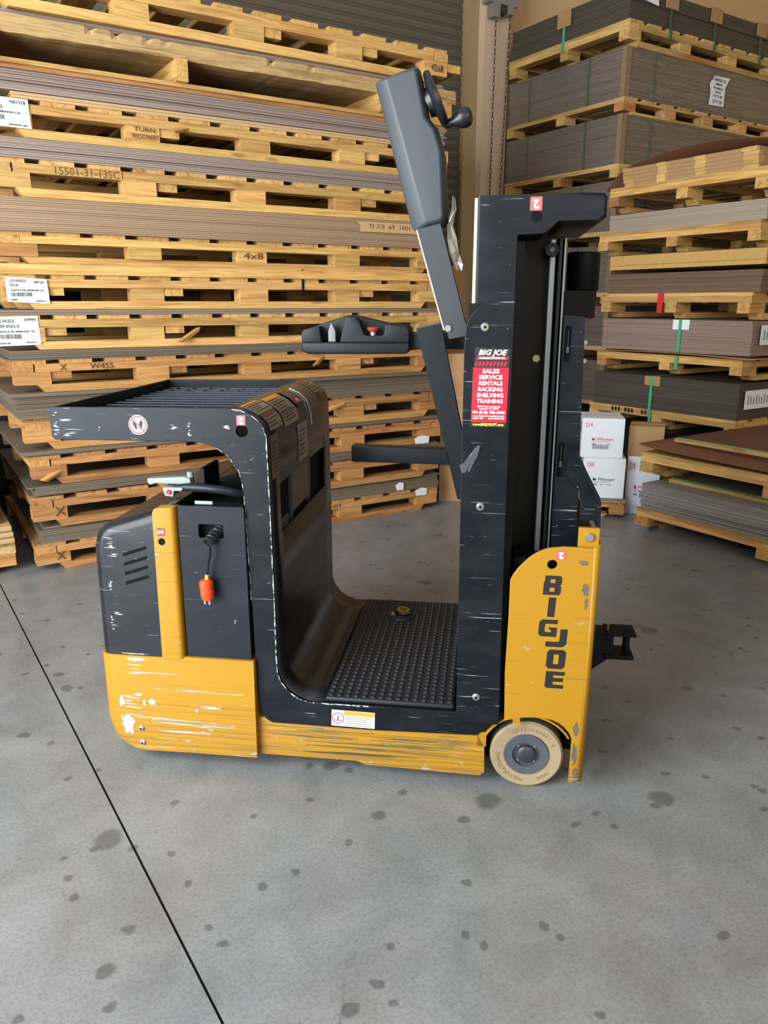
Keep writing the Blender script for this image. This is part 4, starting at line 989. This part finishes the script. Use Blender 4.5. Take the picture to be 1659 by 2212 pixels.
# lower rail, fender, wheels
RAIL = [(-0.758, 0.166), (-0.137, 0.168), (-0.121, 0.137), (-0.118, 0.045), (-0.130, 0.034), (-0.45, 0.040), (-0.475, 0.050), (-0.758, 0.050)]
link('lower_rail', prism(RAIL, -0.008, 0.05, 0.006, lambda c, e: c.y < 0 and c.z > 0.15, 3), 'yellow', T)
link('lower_rail', prism(RAIL, WD - 0.05, WD + 0.008), 'yellow', T)
B('belly_plate', 'black_d', T, -0.80, -0.14, 0.05, WD - 0.05, 0.06, 0.16)
def fender():
    V, F = [], []; n = 16
    for i in range(n + 1):
        t = R_(152 - 120 * i / n)
        for y in (-0.010, 0.085):
            for r in (0.126, 0.131): V.append((-0.005 + r * math.cos(t), y, 0.100 + r * math.sin(t)))
        if i:
            o = (i - 1) * 4
            for a, b in ((0, 1), (1, 3), (3, 2), (2, 0)): F.append((o + a, o + b, o + 4 + b, o + 4 + a))
    F += [(0, 1, 3, 2), (n * 4 + 2, n * 4 + 3, n * 4 + 1, n * 4)]
    return smooth_by(raw(V, F), 40)
link('fender', fender(), 'yellow', T); B('fender_joint', 'yellow', T, -0.140, -0.116, -0.008, 0.05, 0.125, 0.168)
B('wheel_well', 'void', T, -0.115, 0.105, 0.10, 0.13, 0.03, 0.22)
def wheel(y0, front):
    t = link('tyre', lathe([(0.062, 0.004), (0.094, 0.0), (0.100, 0.006), (0.100, 0.074), (0.094, 0.08), (0.062, 0.078), (0.062, 0.004)], (-0.005, y0, 0.1005), (0, 1, 0), 48, False), 'tyre', T)
    if not front: return
    link('tread', lathe([(0.1004, 0.007), (0.1006, 0.04), (0.1004, 0.073)], (-0.005, y0, 0.1005), (0, 1, 0), 48, False), 'tread', t)
    link('hub', lathe([(0.001, 0.012), (0.036, 0.012), (0.038, 0.002), (0.060, 0.0), (0.062, 0.004), (0.062, 0.07), (0.001, 0.07)], (-0.005, y0, 0.1005), (0, 1, 0), 40), 'hub', T)
    link('hub_cap', lathe([(0.001, -0.003), (0.020, -0.003), (0.025, 0.001), (0.026, 0.014)], (-0.005, y0, 0.1005), (0, 1, 0), 28), 'capm', T)
    for k in range(4):
        t_ = R_(45 + 90 * k); link('hub_bolt', lathe([(0.001, 0.008), (0.0035, 0.008), (0.0035, 0.014)], (-0.005 + 0.0315 * math.cos(t_), y0, 0.1005 + 0.0315 * math.sin(t_)), (0, 1, 0), 8), 'steel', T)
    for word, start, stepd in (('CK11-140001.0', 118, -7.6), ('POLYURETHANE', 262, -7.4), ('MADE', 318, -7.6)):
        ms = []
        for i, chh in enumerate(word):
            a = R_(start + stepd * i); r = 0.079
            ms.append(text_mesh(chh, 0.015, -0.005 + r * math.cos(a), 0.1005 + r * math.sin(a), y0 + 0.0012, 0.0016, 0.0, None, a - math.pi / 2))
        link('tyre_lettering', join(ms), 'tyre_d', t)
wheel(0.004, True); wheel(WD - 0.09, False)
link('drive_wheel', lathe([(0.001, 0), (0.10, 0), (0.105, 0.01), (0.105, 0.09), (0.10, 0.10), (0.001, 0.10)], (-0.98, 0.33, 0.1055), (0, 1, 0), 28), 'tread', T)
B('stabiliser_foot', 'black', T, -1.135, -1.062, 0.03, 0.13, 0.012, 0.055, 0.008)
# rear body
RB = [(-1.213, 0.345), (-1.213, 0.134), (-1.194, 0.069), (-1.161, 0.045), (-0.963, 0.049), (-0.760, 0.050), (-0.757, 0.345)]
pk_ = lambda c, e: (c.x < -1.15 and abs((e.verts[0].co - e.verts[1].co).y) < 1e-4 and (c.y < 0.1 or c.y > 0.6))
link('rear_skirt', prism(RB, -0.030, WD + 0.028, 0.045, lambda c, e: pk_(c, e) and c.z < 0.34, 6), 'yellow', T)
B('skirt_lip', 'yellow', T, -0.957, -0.757, -0.030, -0.020, 0.345, 0.350)
HD = [(-1.203, 0.346), (-1.200, 0.66), (-1.188, 0.698), (-1.170, 0.716), (-1.150, 0.727), (-1.015, 0.768), (-0.957, 0.787), (-0.957, 0.346)]
link('hood', prism(HD, -0.026, WD + 0.02, 0.032, lambda c, e: abs((e.verts[0].co - e.verts[1].co).y) < 1e-4 and c.x < -0.96 and c.z > 0.35, 6), 'black_hood', T)
for k in range(4):
    z_ = 0.643 - 0.0275 * k; x_ = -1.110
    link('vent_shade_plate', plate_mesh([(x_, z_ - 0.006), (x_ + 0.066, z_ + 0.016), (x_ + 0.070, z_ + 0.021), (x_ + 0.067, z_ + 0.026), (x_ + 0.001, z_ + 0.004)], -0.0266, -0.0258), 'void', T)  # flush dark plates; the shade inside the slots is in their colour
PS = [(-1.012, 0.346), (-1.012, 0.765), (-1.009, 0.774), (-1.002, 0.780), (-0.955, 0.783), (-0.955, 0.346)]
PS = [(-1.018, 0.346), (-1.014, 0.763), (-1.010, 0.773), (-1.003, 0.778), (-0.952, 0.782), (-0.955, 0.346)]
po = link('post', prism(PS, -0.034, 0.0, 0.014, lambda c, e: c.y < -0.03 and c.x > -0.956, 4), 'yellow_b', T)
link('post_hole', lathe([(0.001, 0), (0.0098, 0), (0.0098, 0.001), (0.001, 0.001)], (-0.993, -0.0346, 0.686), (0, 1, 0), 20), 'void', T)
DR = [(-0.948, 0.350), (-0.948, 0.783), (-0.770, 0.785), (-0.766, 0.780), (-0.765, 0.350)]
plate('battery_door', 'black_door', T, DR, -0.022, -0.010, [rrect(-0.893, -0.825, 0.697, 0.735, 0.006)], 0.001)
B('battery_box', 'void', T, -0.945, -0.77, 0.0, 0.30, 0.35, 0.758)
plate('rating_plate', 'decalt', T, rrect(-0.846, -0.828, 0.702, 0.728, 0.001), -0.002, -0.001)
link('rear_cover_block', prism([(-0.956, 0.35), (-0.956, 0.786), (-0.80, 0.835), (-0.775, 0.84), (-0.775, 0.35)], 0.30, WD), 'black_hood', T)
link('latch_box', prism([(-0.945, 0.80), (-0.925, 0.86), (-0.915, 0.86), (-0.915, 0.80)], 0.10, 0.22), 'black_d', T)
link('battery_cable', tube([(-1.005, 0.10, 0.803), (-0.96, 0.095, 0.806), (-0.91, 0.09, 0.806), (-0.86, 0.09, 0.802), (-0.82, 0.10, 0.792), (-0.79, 0.14, 0.775), (-0.785, 0.20, 0.765)], [0.008, 0.012, 0.0125, 0.0125, 0.0125, 0.013, 0.013], 10), 'cable', T)
hb_ = link('connector_handle', prism([(-1.083, 0.826), (-1.082, 0.811), (-1.074, 0.807), (-1.060, 0.812), (-0.985, 0.812), (-0.968, 0.806), (-0.955, 0.812), (-0.957, 0.830), (-0.975, 0.834)], 0.10, 0.135, 0.003), 'greyh', T)
link('connector', prism([(-1.032, 0.806), (-0.975, 0.806), (-0.975, 0.800), (-0.982, 0.797), (-1.000, 0.797), (-1.004, 0.780), (-1.026, 0.782), (-1.030, 0.792)], 0.085, 0.13), 'greyh', T)
link('connector_pin', lathe([(0.001, 0), (0.007, 0), (0.007, 0.01), (0.001, 0.01)], (-1.015, 0.08, 0.793), (0, 1, 0), 12), 'redbtn', T)
link('connector_knob', lathe([(0.001, 0), (0.010, 0), (0.009, 0.016), (0.001, 0.016)], (-0.962, 0.118, 0.83), (0, 0, 1), 14), 'greyh', T)
B('lift_handle', 'greyh', T, -0.905, -0.855, -0.008, -0.003, 0.785, 0.795, 0.002)
# charger cord with plug
pts = []
for i in range(73):
    t = i / 72; a = 2 * math.pi * 6 * t
    c0 = Vector((-0.834, 0.012, 0.728)); c1 = Vector((-0.862, -0.045, 0.692)); c = c0.lerp(c1, t); d = (c1 - c0).normalized()
    u = d.orthogonal().normalized(); w = d.cross(u); pts.append(c + (u * math.cos(a) + w * math.sin(a)) * 0.012)
link('coil_cord', tube(pts, 0.0042, 6), 'cable', T)
link('plug_cord', tube([pts[-1], (-0.853, -0.052, 0.682), (-0.856, -0.050, 0.66), (-0.864, -0.047, 0.63), (-0.869, -0.045, 0.60), (-0.870, -0.045, 0.585)], 0.0042, 8), 'cable', T)
link('tape_band', tube([(-0.8685, -0.045, 0.603), (-0.8698, -0.045, 0.590)], 0.0052, 8), 'ybright', T)
pl = link('plug', lathe([(0.001, 0), (0.013, 0), (0.0185, -0.006), (0.0185, -0.022), (0.0165, -0.024), (0.0165, -0.028), (0.0185, -0.030), (0.0175, -0.050), (0.014, -0.056), (0.001, -0.056)], (-0.873, -0.045, 0.588), (-0.06, 0, 1), 16), 'orange', T)
for dx in (-0.006, 0.007): B('prong', 'steel', pl, -0.873 + dx - 0.0018, -0.873 + dx + 0.0018, -0.047, -0.043, 0.518, 0.536)
for z_ in (0.118, 0.072):
    bo = link('bolt', lathe([(0.0085, 0), (0.0085, -0.003), (0.005, -0.006), (0.001, -0.006)], (-1.100, -0.030, z_), (0, 1, 0), 14), 'steel', T)
    link('bolt_socket', lathe([(0.0035, 0), (0.0035, -0.0006), (0.001, -0.0006)], (-1.100, -0.036, z_), (0, 1, 0), 6), 'black_d', bo)
for cx, cz, rx, rz, sd in ((-1.140, 0.13, 0.022, 0.035, 11), (-1.152, 0.20, 0.009, 0.02, 12), (-1.06, 0.205, 0.012, 0.012, 13), (-1.085, 0.20, 0.006, 0.011, 14), (-1.10, 0.335, 0.03, 0.006, 15), (-0.93, 0.185, 0.004, 0.008, 16), (-1.10, 0.225, 0.012, 0.005, 17)):
    link('bare_patch', blob(cx, cz, rx, rz, sd, -0.0306), 'primer', T)
for cx, cz, rx, rz, sd in ((-0.92, 0.247, 0.09, 0.004, 41), (-1.125, 0.19, 0.026, 0.03, 42), (-1.0, 0.15, 0.09, 0.012, 43), (-0.88, 0.140, 0.06, 0.006, 44), (-1.04, 0.295, 0.05, 0.002, 45), (-0.96, 0.105, 0.10, 0.012, 46), (-1.11, 0.30, 0.03, 0.02, 47), (-0.88, 0.20, 0.05, 0.01, 48)):
    link('scuff', scuff_mesh(cx, cz, rx, rz, sd, -0.0308), 'primer', T)
for cx, cz, rx, rz, sd in ((-0.60, 0.125, 0.12, 0.02, 51), (-0.31, 0.10, 0.09, 0.03, 52), (-0.50, 0.085, 0.16, 0.02, 53), (-0.20, 0.13, 0.04, 0.02, 54)):
    link('scuff', scuff_mesh(cx, cz, rx, rz, sd, -0.0088), 'bare', T)
for cx, cz, rx, rz, sd in ((-1.27, 0.995, 0.008, 0.03, 31), (-1.235, 0.968, 0.02, 0.006, 32), (-1.245, 1.005, 0.02, 0.003, 33), (-1.15, 0.985, 0.002, 0.012, 34), (-0.945, 0.99, 0.008, 0.01, 35), (-0.905, 0.98, 0.004, 0.026, 36), (-0.80, 0.995, 0.009, 0.005, 37)):
    link('scuff', scuff_mesh(cx, cz, rx, rz, sd, -0.0127), 'primer', T)
for cx, cz, rx, rz, sd in ((-1.148, 0.680, 0.012, 0.012, 21), (-1.135, 0.66, 0.018, 0.006, 22), (-1.14, 0.64, 0.012, 0.004, 23), (-1.155, 0.55, 0.006, 0.02, 24), (-1.158, 0.44, 0.006, 0.025, 25), (-1.14, 0.47, 0.01, 0.004, 26), (-1.10, 0.349, 0.03, 0.004, 27)):
    link('scuff', scuff_mesh(cx, cz, rx, rz, sd, -0.0268), 'primer', T)
# hitch
B('hitch_plate', 'black_d', T, 0.135, 0.19, 0.34, 0.42, 0.20, 0.325)
link('hitch_gusset', prism([(0.20, 0.325), (0.265, 0.325), (0.265, 0.25), (0.205, 0.20)], 0.35, 0.41), 'black_d', T)
B('hitch_jaw', 'black_d', T, 0.24, 0.33, 0.34, 0.42, 0.318, 0.327, 0.002); B('hitch_jaw', 'black_d', T, 0.24, 0.327, 0.34, 0.42, 0.242, 0.256, 0.002)
link('hitch_pin', lathe([(0.001, 0), (0.011, 0), (0.011, 0.085), (0.001, 0.085)], (0.308, 0.38, 0.245), (0, 0, 1), 14), 'black_d', T)
link('hitch_stud', tube([(0.248, 0.37, 0.325), (0.248, 0.37, 0.346)], 0.004, 8), 'brass', T)
# raised near arm
r0 = [(-0.404, 1.800), (-0.338, 1.819), (-0.334, 1.814), (-0.313, 1.716), (-0.291, 1.690), (-0.275, 1.642), (-0.266, 1.500), (-0.272, 1.492), (-0.305, 1.485), (-0.309, 1.490)]
r1 = [(-0.424, 1.800), (-0.336, 1.828), (-0.325, 1.820), (-0.303, 1.718), (-0.281, 1.694), (-0.265, 1.643), (-0.255, 1.496), (-0.266, 1.481), (-0.330, 1.467), (-0.340, 1.478)]
r1b = [(-0.431, 1.796), (-0.336, 1.828), (-0.325, 1.820), (-0.303, 1.718), (-0.281, 1.694), (-0.265, 1.643), (-0.255, 1.496), (-0.266, 1.481), (-0.330, 1.467), (-0.342, 1.478)]
hs = link('arm_pod', loft([[(u, 0.058, v) for u, v in r0], [(u, 0.075, v) for u, v in r1], [(u, 0.083, v) for u, v in r1b], [(u, 0.15, v) for u, v in r1b]]), 'plastic', T)
bevel_mod(hs, 0.004, 2, 25); smooth_by(hs.data, 30)
link('arm_tube', loft([[(u, b, v) for u, v in ((-0.326, 1.472), (-0.271, 1.484), (-0.206, 1.255), (-0.256, 1.236))] for b in (0.062, 0.115)]), 'gmetal', T)
link('arm_tube_edge', tube([(-0.3275, 0.062, 1.470), (-0.2575, 0.062, 1.236)], 0.002, 6), 'pale_edge', T)
link('arm_bracket', prism([(-0.254, 1.245), (-0.206, 1.257), (-0.190, 1.225), (-0.244, 1.214)], 0.055, 0.12), 'gmetal', T)
link('arm_hinge', tube([(-0.247, 0.05, 1.240), (-0.247, 0.12, 1.240)], 0.008, 10), 'steel', T)
nd = (0.917, 0.0, 0.40)
link('steering_disc', lathe([(0.001, -0.012), (0.030, -0.012), (0.034, 0.0), (0.060, 0.004), (0.066, 0.010), (0.064, 0.020), (0.050, 0.022), (0.001, 0.024)], (-0.300, 0.10, 1.757), nd, 32), 'black_sat', T)
link('steering_knob', lathe([(0.001, 0), (0.010, 0), (0.010, 0.020), (0.020, 0.034), (0.0235, 0.048), (0.021, 0.060), (0.012, 0.067), (0.001, 0.068)], (-0.268, 0.095, 1.706), (0.93, 0, 0.30), 20), 'black_sat', T)
# far gate: pod, tube, diagonal and bar
PO = [(-0.749, 1.210), (-0.740, 1.220), (-0.695, 1.235), (-0.601, 1.263), (-0.571, 1.260), (-0.475, 1.238), (-0.409, 1.231), (-0.397, 1.221), (-0.397, 1.178), (-0.749, 1.178)]
o = link('armrest_back', prism(PO, 0.655, 0.72, 0.004), 'pod', T)
link('armrest_base', prism([(-0.749, 1.178), (-0.748, 1.150), (-0.728, 1.140), (-0.409, 1.143), (-0.397, 1.153), (-0.397, 1.178)], 0.595, 0.72, 0.005), 'pod', T)
link('armrest_shroud', prism([(-0.749, 1.178), (-0.749, 1.208), (-0.742, 1.218), (-0.691, 1.228), (-0.684, 1.182), (-0.684, 1.178)], 0.60, 0.66, 0.003), 'pod', T)
link('armrest_shroud', prism([(-0.624, 1.178), (-0.606, 1.250), (-0.600, 1.260), (-0.572, 1.257), (-0.560, 1.244), (-0.544, 1.205), (-0.535, 1.200), (-0.485, 1.200), (-0.479, 1.206), (-0.476, 1.236), (-0.411, 1.229), (-0.398, 1.219), (-0.398, 1.178)], 0.60, 0.66, 0.003), 'pod', T)
link('lever', prism([(-0.664, 1.179), (-0.664, 1.212), (-0.655, 1.238), (-0.651, 1.238), (-0.640, 1.212), (-0.640, 1.179)], 0.615, 0.635, 0.002), 'greyl', T)
eb = link('stop_button', lathe([(0.001, 0.026), (0.016, 0.026), (0.021, 0.022), (0.020, 0.017), (0.016, 0.013), (0.014, 0.010)], (-0.518, 0.63, 1.200), (0, 0, 1), 20), 'redbtn', T)
link('button_stem', lathe([(0.012, 0.012), (0.012, 0.0)], (-0.518, 0.63, 1.199), (0, 0, 1), 16), 'steel', eb)
B('armrest_tube', 'gate', T, -0.400, -0.15, 0.635, 0.69, 1.157, 1.210, 0.002)
link('gate_diagonal', loft([[(u, b, v) for u, v in ((-0.367, 1.224), (-0.293, 1.239), (-0.190, 0.770), (-0.205, 0.690), (-0.229, 0.692))] for b in (0.51, 0.56)]), 'gate', T)
link('gate_cap', prism([(-0.368, 1.224), (-0.293, 1.2395), (-0.2925, 1.243), (-0.3675, 1.228)], 0.508, 0.562), 'plastic', T)
bb = link('gate_bar', prism([(-0.573, 0.858), (-0.262, 0.852), (-0.252, 0.803), (-0.573, 0.805)], 0.51, 0.56, 0.003), 'gate', T)
# stickers
def two(a, z, b, s, mat='pink', faded=False, rot=math.pi):
    st = plate('number_sticker', mat, T, rrect(a - s, a + s, z - s * 1.1, z + s * 1.1, 0.002), b - 0.0006, b)
    link('number_print', text_mesh('2', s * 2.0, a, z, b - 0.001, 0.0004, 0.0012, None, rot), 'white', st)
two(-0.051, 1.517, -0.0105, 0.0135); two(0.052, 0.690, -0.0225, 0.0115); two(-0.765, 1.012, -0.0125, 0.0115); two(-0.993, 0.713, -0.0345, 0.010, 'red', rot=math.pi / 2)
ns = plate('no_step_sticker', 'white', T, circ(-1.042, 0.995, 0.0255, 32), -0.0128, -0.0122)
link('prohibition_ring', join([plate_mesh(circ(-1.042, 0.995, 0.0235, 32), -0.0133, -0.0128, [circ(-1.042, 0.995, 0.0200, 32)]), plate_mesh([(-1.058, 1.0085), (-1.0555, 1.011), (-1.026, 0.9815), (-1.0285, 0.979)], -0.0134, -0.0129)]), 'red', ns)
ft = []
for sx, rt in ((-0.008, 0.25), (0.008, -0.15)):
    e = [(0.0055 * math.cos(t) * (1.0 if math.sin(t) > 0 else 0.75), 0.0125 * math.sin(t)) for t in [2 * math.pi * i / 18 for i in range(18)]]
    ft.append(plate_mesh([(-1.042 + sx + u * math.cos(rt) - v * math.sin(rt), 0.995 + u * math.sin(rt) + v * math.cos(rt)) for u, v in e], -0.0131, -0.0128))
link('footprints', join(ft), 'ink', ns)
sg = plate('service_sticker', 'black_print', T, [(-0.184, 1.010), (-0.098, 1.010), (-0.096, 1.196), (-0.178, 1.200)], -0.0266, -0.0261)
mid = -0.141
link('sticker_panel', join([plate_mesh([(-0.183, 1.022), (-0.098, 1.022), (-0.097, 1.152), (-0.181, 1.152)], -0.0271, -0.0266), plate_mesh([(-0.174, 1.171), (-0.100, 1.171), (-0.100, 1.178), (-0.172, 1.178)], -0.0271, -0.0266)] + [plate_mesh([(-0.178 + 0.0086 * k, 1.156), (-0.173 + 0.0086 * k, 1.156), (-0.170 + 0.0086 * k, 1.166), (-0.175 + 0.0086 * k, 1.166)], -0.0271, -0.0266) for k in range(9)]), 'red', sg)
tx = [text_mesh('BIG JOE', 0.017, mid + 0.003, 1.187, -0.0275, 0.0004, 0.0006, 0.068, 0, 0.3), text_mesh('HANDLING SYSTEMS INC.', 0.006, mid + 0.004, 1.1745, -0.0275, 0.0004, 0.0002, 0.062)]
for k, (wd, tw) in enumerate((('SALES', 0.040), ('SERVICE', 0.056), ('RENTALS', 0.056), ('RACKING', 0.058), ('SHELVING', 0.063), ('TRAINING', 0.062))):
    tx.append(text_mesh(wd, 0.0135, mid + 0.002, 1.1435 - 0.0142 * k, -0.0275, 0.0004, 0.00045, tw))
tx += [text_mesh('25932 Eden Landing Rd.', 0.0055, mid, 1.060, -0.0275, 0.0004, 0.0001, 0.056), text_mesh('Hayward, CA 94545', 0.0055, mid, 1.0545, -0.0275, 0.0004, 0.0001, 0.046), text_mesh('PH (510) 785-6900', 0.0095, mid, 1.0455, -0.0275, 0.0004, 0.0004, 0.077),
       text_mesh('YOUR MATERIAL HANDLING SOURCE', 0.0048, mid, 1.0365, -0.0275, 0.0004, 0.0001, 0.076), text_mesh('SINCE 1956        Fax (510)785-0665', 0.0048, mid, 1.031, -0.0275, 0.0004, 0.0001, 0.076)]
for grp in (tx[:2], tx[2:8], tx[8:]): link('sticker_print', join(grp), 'white', sg)
link('web_address', text_mesh('www.BIGJOELIFT.com', 0.0085, mid, 1.0162, -0.0275, 0.0004, 0.0003, 0.074), 'ybright', sg)
cs_ = plate('caution_sticker', 'white', T, [(-0.546, 0.160), (-0.424, 0.158), (-0.423, 0.207), (-0.544, 0.209)], -0.0128, -0.0122)
link('caution_band', plate_mesh([(-0.510, 0.194), (-0.424, 0.193), (-0.424, 0.206), (-0.510, 0.208)], -0.0132, -0.0127), 'owarn', cs_)
link('caution_ring', plate_mesh(circ(-0.527, 0.184, 0.017, 28), -0.0132, -0.0127, [circ(-0.527, 0.184, 0.0145, 28)]), 'red', cs_)
link('caution_text', boxes([(-0.506, -0.432 - 0.012 * (k % 2), -0.0132, -0.0126, 0.163 + 0.006 * k, 0.1652 + 0.006 * k) for k in range(5)] + [(-0.538, -0.516, -0.0132, -0.0126, 0.1755, 0.179), (-0.53, -0.524, -0.0132, -0.0126, 0.176, 0.192)]), 'ink_grey', cs_)
link('tape_remnant', crumple([(-0.165, 0.965, 0.015), (-0.175, 0.945, 0.015), (-0.185, 0.925, 0.02), (-0.193, 0.905, 0.02)], 9), 'tape', T, (0, -0.028, 0)).scale = (1, 0.08, 1)
